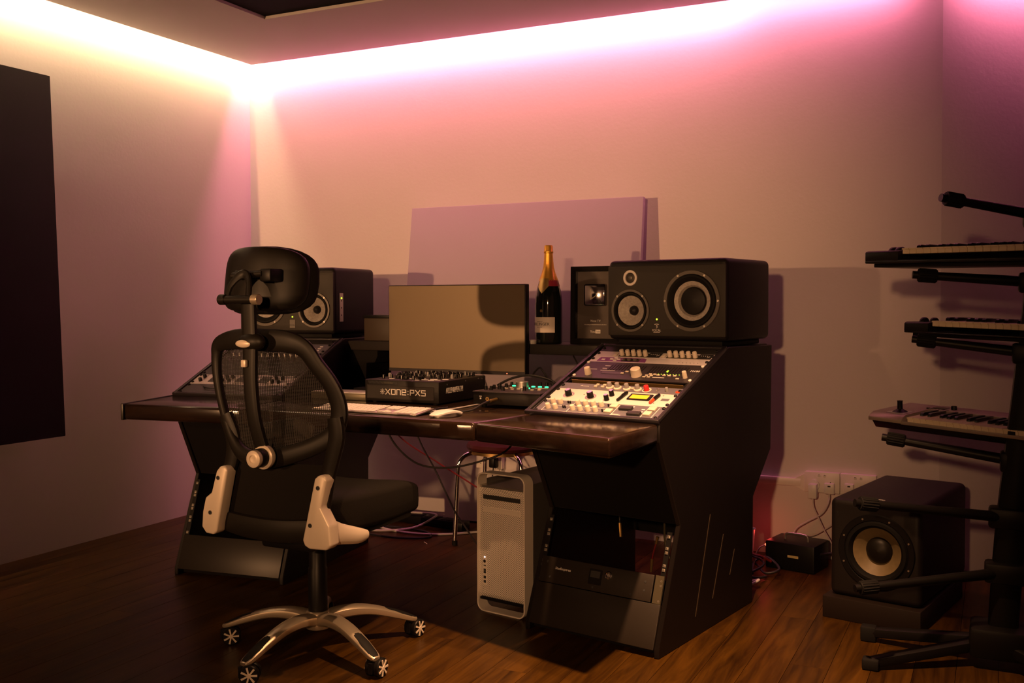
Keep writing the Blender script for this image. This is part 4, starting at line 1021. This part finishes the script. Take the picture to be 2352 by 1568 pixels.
part('hub', G().lathe([(0, 0.075), (0.040, 0.078), (0.046, 0.10), (0.040, 0.128), (0.034, 0.134), (0, 0.134)], n=24), m_base, ch)
part('gas_column', G().lathe([(0.031, 0.13), (0.031, 0.27), (0.028, 0.275), (0.028, 0.37), (0, 0.37)], n=24), m_black, ch)
part('tilt_mechanism', gbevel(G().mm((-0.10, -0.16, 0.365), (0.10, 0.14, 0.425)), 0.012, 2), m_black, ch)
# seat
def superell(c, a, bq, cz, e1, e2, bend, nu=28, nv=16):
    vs, fs = [], []
    pwf = lambda v, e: math.copysign(abs(v)**e, v)
    for j in range(nv+1):
        ph = -math.pi/2+math.pi*j/nv
        for i in range(nu):
            th = 2*math.pi*i/nu
            x = a*pwf(math.cos(ph), e1)*pwf(math.cos(th), e2); y = bq*pwf(math.cos(ph), e1)*pwf(math.sin(th), e2); z = cz*pwf(math.sin(ph), e1)
            vs.append((c[0]+x, c[1]+y+bend*x*x, c[2]+z))
    for j in range(nv):
        for i in range(nu):
            i2 = (i+1) % nu
            fs.append((j*nu+i, j*nu+i2, (j+1)*nu+i2, (j+1)*nu+i))
    return G().add(vs, fs)
sg_ = superell((0, 0, 0), 0.25, 0.245, 0.060, 0.42, 0.5, 0.0, 48, 20)
sg_.v = [(x*(1-0.10*max(0, -y/0.245)), y, z*(1-0.25*max(0, y/0.245)**2)-0.045*max(0, y/0.245-0.35)**1.5+0.02*(x/0.25)**2*(z > 0)) for x, y, z in sg_.v]
part('seat', sg_, m_fabric, ch, T(0, 0.075, 0.480), 60)
part('seat_pan', gbevel(G().mm((-0.20, -0.12, 0.405), (0.20, 0.26, 0.425)), 0.008), m_black, ch)
# back frame
yb_ = lambda x: -0.268+0.75*(x-0.02)**2
RG = [(-0.190, 1.007), (-0.107, 1.024), (-0.006, 1.024), (0.092, 1.020), (0.150, 1.000), (0.190, 0.950), (0.229, 0.898), (0.251, 0.843), (0.253, 0.794), (0.234, 0.748), (0.178, 0.712), (0.100, 0.684), (0.031, 0.668), (-0.028, 0.662), (-0.087, 0.679), (-0.129, 0.722), (-0.161, 0.782), (-0.189, 0.847), (-0.207, 0.913), (-0.209, 0.970)]
RW = [0.050, 0.062, 0.068, 0.066, 0.056, 0.052, 0.052, 0.056, 0.058, 0.056, 0.054, 0.056, 0.058, 0.056, 0.046, 0.034, 0.028, 0.028, 0.030, 0.036]
part('back_frame', G().sweep([(x, yb_(x), z) for x, z in RG], RW, 0.026, (0, 1, 0), 14, True, 5, 0.8), m_gloss, ch)
cxm, czm = 0.02, 0.85
net = []
vs, fs = [], []
K_ = 6
N_ = len(RG)
for r_ in range(K_+1):
    q = r_/K_
    for x, z in RG:
        xx, zz = cxm+(x-cxm)*q, czm+(z-czm)*q
        vs.append((xx, -0.262+0.75*(xx-0.02)**2+0.030*(1-q*q), zz))
for r_ in range(K_):
    for i in range(N_):
        j = (i+1) % N_
        fs.append((r_*N_+i, r_*N_+j, (r_+1)*N_+j, (r_+1)*N_+i))
part('back_mesh', G().add(vs, fs), m_net, ch, None, 80)
for s_, pts in ((1, [(0.252, 0.800), (0.258, 0.745), (0.242, 0.680), (0.225, 0.620), (0.208, 0.540), (0.19, 0.46)]), (-1, [(-0.160, 0.79), (-0.130, 0.720), (-0.133, 0.661), (-0.150, 0.610), (-0.178, 0.53), (-0.20, 0.45)])):
    part('back_upright', G().sweep([(x, -0.245, z) for x, z in pts], [0.05, 0.056, 0.05, 0.046, 0.05, 0.05], 0.026, (0, 1, 0), 12, pw=0.75), m_gloss, ch)
vs, fs = [], []
for j in range(9):
    t_ = j/8; z = 0.655-0.17*t_
    x0, x1 = -0.128-0.062*t_, 0.232-0.045*t_
    for i in range(13):
        q = i/12; x = x0+(x1-x0)*q
        vs.append((x, -0.232-0.012*math.sin(math.pi*q), z-0.012*math.sin(math.pi*q)*t_))
for j in range(8):
    for i in range(12): fs.append((j*13+i, j*13+i+1, j*13+14+i, j*13+13+i))
part('lumbar_fabric', G().add(vs, fs), m_fabric, ch, None, 80)
part('lower_band', G().sweep([(-0.20, -0.235, 0.462), (-0.08, -0.252, 0.452), (0.05, -0.256, 0.450), (0.18, -0.24, 0.462)], [0.062, 0.070, 0.072, 0.066], 0.022, (0, 1, 0), 12, pw=0.7), m_gloss, ch)
part('lumbar_pad', G().sweep([(-0.07, -0.21, 0.735), (0.0, -0.205, 0.735), (0.09, -0.205, 0.745), (0.15, -0.21, 0.74)], [0.05, 0.08, 0.085, 0.05], 0.016, (0, 1, 0), 12, pw=0.8), mat('smoke_plastic', (0.06, 0.045, 0.03), 0.5), ch)
# silver arm brackets
def bracket(poly, arm):
    p = part('arm_bracket', gbevel(G().poly([(x, -0.285, z) for x, z in poly], (0, 0.045, 0)), 0.006, 3), m_silver, ch, None, 40)
    return p
bl = bracket([(-0.165, 0.620), (-0.150, 0.636), (-0.128, 0.636), (-0.121, 0.623), (-0.166, 0.432), (-0.179, 0.422), (-0.210, 0.424), (-0.226, 0.443), (-0.222, 0.490), (-0.210, 0.535), (-0.186, 0.552)], None)
br = bracket([(0.161, 0.440), (0.206, 0.624), (0.220, 0.635), (0.240, 0.635), (0.249, 0.622), (0.226, 0.540), (0.258, 0.490), (0.262, 0.432), (0.245, 0.418), (0.185, 0.416), (0.168, 0.424)], None)
part('arm_mount', G().sweep([(0.225, -0.262, 0.465), (0.235, -0.20, 0.448), (0.243, -0.13, 0.430), (0.245, -0.085, 0.424)], [0.055, 0.05, 0.045, 0.03], [0.09, 0.062, 0.05, 0.03], (0, 0, 1), 12, pw=0.75), m_silver, br)
part('arm_mount', G().sweep([(-0.20, -0.262, 0.465), (-0.215, -0.20, 0.448), (-0.225, -0.13, 0.430), (-0.227, -0.085, 0.424)], [0.05, 0.05, 0.045, 0.03], [0.08, 0.062, 0.05, 0.03], (0, 0, 1), 12, pw=0.75), m_silver, bl)
scm = G().lathe([(0.0065, 0.001), (0.0065, 0.002), (0.004, 0.002), (0.004, 0.0005), (0.0018, 0.0005), (0.0018, 0.002), (0, 0.002)], n=12).mesh('bolt', m_darktext)
for p, xs in ((bl, ((-0.157, 0.600), (-0.190, 0.490))), (br, ((0.219, 0.598), (0.190, 0.486)))):
    for x, z in xs: link('bolt', scm, p, T(x, -0.285, z) @ RX(90))
# spine, slider, tension knob
part('spine', G().sweep([(-0.004, -0.318, 1.140), (0.000, -0.318, 1.060), (0.004, -0.320, 1.0), (0.006, -0.322, 0.900), (0.016, -0.318, 0.790), (0.034, -0.300, 0.690)], [0.052, 0.050, 0.049, 0.047, 0.046, 0.044], [0.018, 0.02, 0.02, 0.022, 0.022, 0.022], (0, 1, 0), 14, pw=0.6), m_gloss, ch)
sl = part('slider', G().sphere((0.006, -0.315, 1.020), 0.042, 1.15, 0.55, 0.68, 20), m_gloss, ch)
part('slider_plate', G().sphere((-0.010, -0.334, 1.015), 0.026, 1.15, 0.25, 0.45, 18), m_silver, sl)
part('button', G().rbox((-0.004, -0.338, 0.957), (0.018, 0.012, 0.022), 0.003), m_silver, ch)
kn = part('tension_knob', G().lathe([(0.034, 0), (0.036, 0.006), (0.036, 0.018), (0.032, 0.021), (0.026, 0.021)], n=32), m_silver, ch, T(0.040, -0.295, 0.680) @ RX(90))
part('knob_collar', G().lathe([(0.028, 0.018), (0.028, 0.044), (0, 0.044)], n=28), m_black, kn)
part('knob_cap', G().lathe([(0.024, 0.044), (0.026, 0.048), (0.025, 0.060), (0.018, 0.064), (0.012, 0.064), (0.010, 0.060), (0, 0.059)], n=28), m_silver, kn)
# headrest
hrm = T(-0.050, -0.235, 1.208) @ RX(-8) @ Matrix.Diagonal((0.97, 1, 1.07, 1))
hs = part('headrest_shell', superell((0, 0, 0.0), 0.165, 0.030, 0.092, 0.55, 0.7, 2.2), m_gloss, ch, hrm, 60)
part('headrest_cushion', superell((0.0, 0.030, 0.0), 0.172, 0.038, 0.098, 0.6, 0.75, 2.2), m_fabric, ch, hrm, 60)
yk = part('headrest_yoke', G().cyl((-0.078, -0.345, 1.145), (0.048, -0.345, 1.145), 0.0125, n=18), m_gloss, ch)
for x0, x1 in ((-0.088, -0.064), (0.036, 0.060)): part('end_cap', G().lathe([(0, 0), (0.0145, 0), (0.016, 0.002), (0.016, abs(x1-x0)-0.002), (0.0145, abs(x1-x0)), (0, abs(x1-x0))], (x0, -0.345, 1.145), (1, 0, 0), 20), m_base if x0 > 0 else m_gloss, yk)
part('arch', G().sweep([(-0.066, -0.340, 1.150), (-0.062, -0.328, 1.185), (-0.040, -0.315, 1.215), (-0.016, -0.312, 1.218), (0.006, -0.325, 1.190), (0.016, -0.340, 1.150)], [0.018, 0.020, 0.028, 0.028, 0.020, 0.018], 0.014, (0, 1, 0), 10), m_gloss, yk)
part('pivot_rod', G().cyl((-0.085, -0.292, 1.216), (0.030, -0.292, 1.222), 0.0105, n=14), m_gloss, yk)
part('pivot_mount', gbevel(G().mm((0.020, -0.298, 1.198), (0.062, -0.235, 1.236)), 0.006), m_black, yk)
part('pivot_mount', gbevel(G().mm((-0.085, -0.290, 1.205), (-0.055, -0.235, 1.232)), 0.006), m_black, yk)

# ================================================================== stool, floor clutter
st = thing('bar_stool', 'round red stool with chrome legs under the back of the desk', 'stool', T(-2.11, 4.22, 0) @ RZ(4))
m_redseat = mat('red_vinyl', (0.065, 0.008, 0.004), 0.45)
part('seat', G().lathe([(0, 0.432), (0.15, 0.432), (0.168, 0.440), (0.172, 0.452), (0.165, 0.466), (0.13, 0.474), (0, 0.474)], n=36), m_redseat, st)
part('seat_ring', G().lathe([(0.145, 0.420), (0.160, 0.420), (0.160, 0.434), (0.145, 0.434), (0.145, 0.420)], n=36), m_brass, st)
for sx, sy in ((-1, -1), (1, -1), (1, 1), (-1, 1)):
    lg = part('leg', G().tube([(sx*0.172, sy*0.172, 0.012), (sx*0.165, sy*0.165, 0.20), (sx*0.158, sy*0.158, 0.36), (sx*0.145, sy*0.145, 0.402), (sx*0.115, sy*0.115, 0.424), (sx*0.05, sy*0.05, 0.428)], 0.0105, 12, 6), m_chrome, st)
    part('ferrule', G().cyl((sx*0.172, sy*0.172, 0), (sx*0.172, sy*0.172, 0.022), 0.0135, n=12), m_rubber, lg)
# hanging leads under the desk
wire('cable', [(-2.345, 3.60, 0.691), (-2.342, 3.60, 0.562), (-2.222, 3.60, 0.458), (-2.073, 3.60, 0.442), (-1.909, 3.60, 0.479), (-1.769, 3.60, 0.545), (-1.70, 3.6, 0.691)], 0.0042, m_cable, 'thick black cable sagging in a wide loop under the desk')
wire('cable', [(-2.36, 3.80, 0.691), (-2.322, 3.80, 0.533), (-2.233, 3.80, 0.389), (-2.145, 3.80, 0.232), (-2.09, 3.80, 0.16), (-2.0, 3.82, 0.05), (-1.85, 3.85, 0.006)], 0.004, m_cable, 'black cable hanging straight down towards the stool leg')
wire('cable', [(-2.50, 3.74, 0.691), (-2.482, 3.90, 0.513), (-2.292, 3.90, 0.413), (-2.09, 3.90, 0.315), (-1.9, 3.9, 0.22), (-1.7, 3.9, 0.10)], 0.0035, m_redcable, 'dark red cable slanting down to the computer tower')
fl = G()
lb_ = thing('power_strip', 'flat black power strip on the floor behind the chair', 'power strip', T(-2.66, 4.36, 0) @ RZ(-8))
part('body', gbevel(G().mm((-0.30, -0.035, 0), (0.30, 0.035, 0.042)), 0.006), m_black, lb_)
for i in range(5): part('outlet', gbevel(G().mm((-0.26+i*0.105, -0.026, 0.042), (-0.18+i*0.105, 0.026, 0.045)), 0.002), m_rubber, lb_)
bd = thing('white_box', 'low white carton on the floor against the wall behind the chair', 'box', T(-3.03, 4.40, 0) @ RZ(-10))
part('box_body', gbevel(G().mm((-0.17, -0.06, 0), (0.17, 0.05, 0.055)), 0.002), mat('pale_card', (0.45, 0.38, 0.30), 0.7), bd)
part('box_flap', gbevel(G().mm((-0.17, 0.045, 0.055), (0.17, 0.050, 0.10)), 0.001), m_cream, bd)
wire('cable', [(-2.92, 4.20, 0.012), (-2.84, 4.10, 0.010), (-2.72, 4.10, 0.010), (-2.60, 4.20, 0.014), (-2.54, 4.30, 0.05), (-2.56, 4.34, 0.060), (-2.72, 4.33, 0.058), (-2.95, 4.31, 0.064)], 0.0055, m_wcable, 'white cable curling over the power strip on the floor')
wire('cable', [(-2.86, 4.22, 0.010), (-2.72, 4.15, 0.0065), (-2.55, 4.13, 0.0065), (-2.40, 4.18, 0.0065), (-2.27, 4.30, 0.0065), (-2.15, 4.36, 0.0065)], 0.0055, m_wcable, 'white cable lying straight along the floor to the stool')
wire('cable', [(-2.95, 4.18, 0.006), (-2.80, 4.05, 0.006), (-2.60, 4.02, 0.006), (-2.45, 4.08, 0.006), (-2.50, 4.18, 0.006), (-2.70, 4.20, 0.008), (-2.85, 4.12, 0.014)], 0.005, m_cable, 'black cable coiled on the floor in front of the power strip')
nl = thing('cable_staple', 'tiny pale nail lying on the floor left of the stool', 'nail', T(-2.405, 4.001, 0.003) @ RZ(-40))
part('shank', G().cyl((-0.018, 0, 0), (0.018, 0, 0), 0.0018, n=6), m_cream, nl)
part('head', G().cyl((-0.0195, 0, 0), (-0.018, 0, 0), 0.0029, n=8), m_cream, nl)
# right of the desk
pb_ = thing('power_supply', 'black box with a carrying handle on the floor by the sockets', 'box', T(-0.755, 4.33, 0) @ RZ(-12))
part('case', gbevel(G().mm((-0.115, -0.08, 0.0), (0.10, 0.09, 0.115)), 0.006), m_black, pb_)
part('handle', G().sweep([(-0.055, -0.01, 0.112), (-0.05, -0.01, 0.138), (0.0, -0.01, 0.142), (0.04, -0.01, 0.138), (0.045, -0.01, 0.112)], 0.010, 0.006, (0, 1, 0), 8), m_alu, pb_)
part('lamp_window', G().mm((-0.015, -0.0812, 0.056), (0.032, -0.0795, 0.066)), mat('pale_yellow', (0.55, 0.45, 0.20), 0.5), pb_)
cp = thing('plastic_cup', 'white cup glowing red on the floor behind the right console', 'cup', T(-0.975, 4.30, 0))
part('cup_wall', G().lathe([(0, 0.001), (0.030, 0.001), (0.042, 0.150), (0.044, 0.152), (0.041, 0.150), (0.029, 0.004), (0, 0.004)], n=28), m_white, cp)
part('led', G().sphere((0.085, 0.02, 0.085), 0.005, n=8), m_redled, cp)
part('led_stalk', G().tube([(0.04, 0.0, 0.03), (0.06, 0.01, 0.07), (0.082, 0.019, 0.083)], 0.003), m_white, cp)
d = bpy.data.lights.new('red_led_glow', 'POINT'); d.energy = 0.15; d.color = (1, 0.06, 0.05); d.shadow_soft_size = 0.02
o = bpy.data.objects.new('red_led_glow', d); COL.objects.link(o); o.location = (-0.90, 4.36, 0.13)
for i, (lab_, pts, m_) in enumerate((('black cable tangle nearest the right console foot', [(-0.98, 4.10, 0.02), (-0.90, 4.05, 0.03), (-0.86, 4.14, 0.05), (-0.93, 4.20, 0.06), (-0.97, 4.12, 0.04), (-0.88, 4.02, 0.02), (-0.84, 4.08, 0.012)], m_cable),
                        ('black cable looped beside the black power box', [(-0.93, 4.25, 0.02), (-0.89, 4.17, 0.03), (-0.85, 4.12, 0.015), (-0.80, 4.15, 0.03), (-0.86, 4.22, 0.055), (-0.91, 4.20, 0.04), (-0.90, 4.10, 0.012)], m_cable),
                        ('red-lit cable on top of the floor tangle', [(-0.97, 4.20, 0.085), (-0.92, 4.18, 0.075), (-0.87, 4.16, 0.07), (-0.84, 4.18, 0.05)], m_redcable),  # red cable colour stands in for the LED light falling on it
                        ('white cable end curling out by the console foot', [(-0.90, 3.97, 0.008), (-0.845, 3.95, 0.03), (-0.84, 3.92, 0.035), (-0.86, 3.90, 0.025), (-0.89, 3.89, 0.008)], m_wcable),
                        ('black lead running from the power box to the subwoofer', [(-0.66, 4.30, 0.07), (-0.60, 4.28, 0.085), (-0.55, 4.28, 0.06), (-0.52, 4.32, 0.01)], m_cable))):
    wire('cable', pts, 0.0055, m_, lab_)

# ================================================================== subwoofer on its plinth
SB = T(-0.537, 3.715, 0) @ RZ(-12)
pn = single('plinth_board', gbevel(G().mm((-0.015, -0.03, 0.0), (0.325, 0.52, 0.078)), 0.003), mat('dark_board', (0.012, 0.007, 0.005), 0.6, spec=0.2), 'dark wooden plinth lying under the subwoofer', 'plinth', SB)
sb = thing('subwoofer', 'large black subwoofer with exposed cone by the keyboard stand', 'subwoofer', SB @ T(0, 0, 0.0785))
SW, SDp, SH = 0.318, 0.60, 0.350
cut(part('cabinet', gbevel(G().mm((0, 0, 0), (SW, SDp, SH)), 0.022, 4), mat('sub_vinyl', (0.009, 0.0065, 0.006), 0.5, spec=0.35, bump=0.1, bscale=400), sb), [(0.165, 0.175, 0.111, 0.10)])
dv = part('driver_ring', G().lathe([(0.108, 0.002), (0.112, 0.006), (0.130, 0.006), (0.134, 0.0)], n=48), m_black, sb, T(0.165, 0.001, 0.175) @ RX(90))
part('surround', G().lathe([(0.110, 0.003), (0.104, 0.010), (0.095, 0.011), (0.088, 0.003), (0.084, -0.006)], n=48), m_rubber, dv)
part('cone', G().lathe([(0.084, -0.006), (0.07, -0.016), (0.046, -0.034)], n=48), mat('paper_cone', (0.17, 0.125, 0.06), 0.55, var=0.2, vscale=60), dv)
part('dust_cap', G().lathe([(0.047, -0.034), (0.043, -0.024), (0.028, -0.014), (0, -0.010)], n=32), m_gloss, dv)
part('badge', G().tube([(0.130, 0.055, SH+0.0006), (0.150, 0.055, SH+0.0006), (0.170, 0.056, SH+0.0006)], 0.0016, 6).lathe([(0.003, 0), (0.0055, 0), (0.0055, 0.001), (0.003, 0.001)], (0.172, 0.056, SH), (0, 0, 1), 12), m_text, sb)
for k in range(8):
    a = 2*math.pi*(k+0.5)/8
    part('screw', G().cyl((0.121*math.cos(a), 0.121*math.sin(a), 0.006), (0.121*math.cos(a), 0.121*math.sin(a), 0.008), 0.0035, n=8), m_screw, dv)

# ================================================================== synthesizers on their stand
m_keyw = mat('ivory_key', (0.70, 0.60, 0.44), 0.35)
WK = gbevel(G().mm((0, 0, -0.018), (0.0226, 0.140, 0.0)), 0.0012, 1)
WK.mm((0.0005, -0.004, -0.0045), (0.0221, 0.0, -0.0003))
wk_m = WK.mesh('white_key', m_keyw)
bk_m = gbevel(G().poly([(0, 0, 0), (0, 0.092, 0), (0, 0.092, 0.010), (0, 0.010, 0.0115), (0, 0.003, 0.008)], (0.0125, 0, 0)), 0.001, 1).mesh('black_key', mat('ebony_key', (0.008, 0.007, 0.007), 0.25))
def synth(label, mx, k0, nw, body_m, bh, depth, lip, style):
    t = thing('synthesizer', label, 'synthesizer', mx, 'synthesizers on the stand')
    L_ = k0+nw*0.0235+0.05
    if style == 'silver':
        part('case', gbevel(G().poly([(0.012, 0.02, -0.038), (0.012, depth, -0.034), (0.012, depth, -0.012), (0.012, 0.0, -0.012)], (L_-0.02, 0, 0)), 0.003), m_black, t)
        part('cheek', gbevel(G().poly([(0, -0.003, -0.012), (0, -0.003, 0.0), (0, 0.010, 0.009), (0, 0.025, 0.016), (0, depth, 0.020), (0, depth, -0.012)], (k0-0.018, 0, 0)), 0.002), body_m, t)
        part('front_rail', gbevel(G().mm((k0-0.02, -0.004, -0.014), (L_, 0.004, -0.0035)), 0.001), body_m, t)
        part('top_panel', gbevel(G().mm((k0-0.02, 0.150, -0.012), (L_, depth, 0.021)), 0.002), body_m, t)
    else:
        part('case', gbevel(G().mm((0, -0.002, -bh), (L_, depth, -0.024)), 0.003), body_m, t)
        part('cheek', gbevel(G().poly([(0, -0.002, -0.026), (0, -0.002, 0.002), (0, 0.01, 0.006), (0, depth, 0.006), (0, depth, -0.026)], (k0-0.012, 0, 0)), 0.003), body_m, t)
        part('top_panel', gbevel(G().mm((k0-0.015, 0.150, -0.026), (L_, depth, 0.006)), 0.002), body_m, t)
        part('under_tray', gbevel(G().mm((0.018, 0.02, -bh-0.012), (L_-0.02, depth-0.02, -bh)), 0.002), m_black, t)
    for i in range(nw):
        link('white_key', wk_m, t, T(k0+i*0.0235, 0.004, 0.012))
        if i % 7 in (0, 1, 3, 4, 5): link('black_key', bk_m, t, T(k0+(i+1)*0.0235-0.0067+(-0.002 if i % 7 in (0, 3) else 0.002 if i % 7 in (1, 5) else 0), 0.052, 0.012))
    return t
m_kbk = mat('synth_black', (0.0055, 0.0042, 0.0042), 0.45, spec=0.3)
m_ksil = mat('synth_silver', (0.34, 0.28, 0.24), 0.35, metal=0.35)
KR = RZ(-29.3) @ RY(0.8)
s1 = synth('black synthesizer with two mod wheels, topmost on the stand', T(-0.380, 3.345, 1.288) @ KR, 0.130, 29, m_kbk, 0.034, 0.26, 0.03, 'black')
for x in (0.050, 0.073): part('mod_wheel', G().lathe([(0, -0.010), (0.020, -0.010), (0.022, -0.007), (0.022, 0.007), (0.020, 0.010), (0, 0.010)], (x+0.02, 0.05, -0.004), (1, 0, 0), 24), m_kbk, s1)
s2 = synth('black synthesizer with sloping end, middle of the stand', T(-0.276, 3.516, 1.062) @ KR @ RY(0.5), 0.098, 29, m_kbk, 0.030, 0.26, 0.03, 'black')
for x in (0.030, 0.066): part('mod_wheel', G().lathe([(0, -0.008), (0.017, -0.008), (0.019, -0.005), (0.019, 0.005), (0.017, 0.008), (0, 0.008)], (x+0.01, 0.05, 0.002), (1, 0, 0), 24), m_kbk, s2)
s3 = synth('silver synthesizer with black joystick, lowest on the stand', T(-0.397, 3.623, 0.738) @ KR @ RX(3), 0.146, 29, m_ksil, 0.03, 0.24, 0.02, 'silver')
js = part('joystick', G().lathe([(0.028, 0.0), (0.020, 0.006), (0.009, 0.012), (0.0085, 0.036), (0.010, 0.040), (0, 0.041)], n=20), m_black, s3, T(0.085, 0.055, 0.016))
part('joystick_base', G().rmm((-0.035, -0.03, -0.002), (0.035, 0.03, 0.002), 0.001), m_alu, js)
part('data_knob', G().lathe([(0.010, 0), (0.009, 0.012), (0, 0.013)], n=14), m_black, s3, T(0.20, 0.19, 0.021))
part('display', G().mm((0.13, 0.175, 0.0195), (0.175, 0.205, 0.0225)), m_olive, s3)
for i in range(6): part('push_button', G().box((0.12+i*0.014, 0.165, 0.0205), (0.010, 0.006, 0.004)), m_black, s3)

sd = thing('keyboard_stand', 'black column keyboard stand with ribbed arm ends', 'stand', T(0.02, 3.42, 0))
def A3(p): return Vector(p)-Vector((0.02, 3.42, 0))
m_stand = mat('stand_black', (0.004, 0.0033, 0.0033), 0.45, spec=0.25)
part('column', G().sweep([A3(p) for p in ((0.02, 3.43, 0.05), (0.045, 3.42, 0.45), (0.095, 3.40, 0.95), (0.135, 3.38, 1.48))], [0.085, 0.09, 0.09, 0.07], [0.07, 0.07, 0.07, 0.06], (0, 1, 0), 12, pw=0.5), m_stand, sd)
part('base_hub', gbevel(G().mm((-0.09, -0.07, 0.035), (0.09, 0.08, 0.13)), 0.015), m_stand, sd)
for tip in ((-0.378, 3.492, 0.03), (-0.342, 3.222, 0.022), (0.30, 3.15, 0.03), (0.32, 3.70, 0.03)):
    a, b_ = A3((0.0, 3.43, 0.075)), A3(tip)
    lg = part('foot', G().sweep([a, a.lerp(b_, 0.6), b_], [0.05, 0.045, 0.035], [0.04, 0.036, 0.032], (0, 0, 1), 10, pw=0.6), m_stand, sd)
    part('foot_cap', gbevel(G().box(b_+Vector((0, 0, -0.004)), (0.05, 0.042, tip[2]*2-0.009)), 0.006), m_rubber, lg)
def ribcap(p, d, r=0.0205, L_=0.055):
    d = Vector(d).normalized(); g = G()
    prof = [(0, 0), (r*0.92, 0), (r, 0.003)]
    g.lathe([(0, 0), (r*0.93, 0), (r*0.95, 0.002), (r*0.95, L_-0.002), (r*0.9, L_), (0, L_)], p, d, 24)
    x = d.orthogonal().normalized(); y = d.cross(x)
    for k in range(16):
        a = 2*math.pi*k/16; o_ = x*math.cos(a)+y*math.sin(a)
        g.cyl(Vector(p)+o_*r*0.95+d*0.003, Vector(p)+o_*r*0.95+d*(L_-0.003), r*0.11, n=5)
    return g
arms = [((-0.139, 3.168, 1.434), (0.125, 3.36, 1.385)), ((-0.221, 3.300, 1.215), (0.115, 3.38, 1.19)), ((-0.229, 3.420, 1.012), (0.10, 3.40, 0.975)), ((-0.319, 3.438, 0.690), (0.07, 3.42, 0.64)), ((-0.368, 3.142, 0.527), (0.04, 3.40, 0.47)), ((-0.365, 3.135, 0.272), (0.03, 3.40, 0.30))]
for i, (a, b_) in enumerate(arms):
    a, b_ = A3(a), A3(b_); d = (b_-a).normalized()
    ar = part('arm', G().cyl(a+d*0.03, b_, 0.0125, 0.017, 14), m_stand, sd)
    part('ribbed_cap', ribcap(a, d), m_rubber, ar)
    part('stub', G().cyl(a-d*0.016, a+d*0.004, 0.012, n=12), m_stand, ar)
    part('clamp', gbevel(G().box(b_, (0.12, 0.075, 0.062)), 0.01), m_stand, sd)
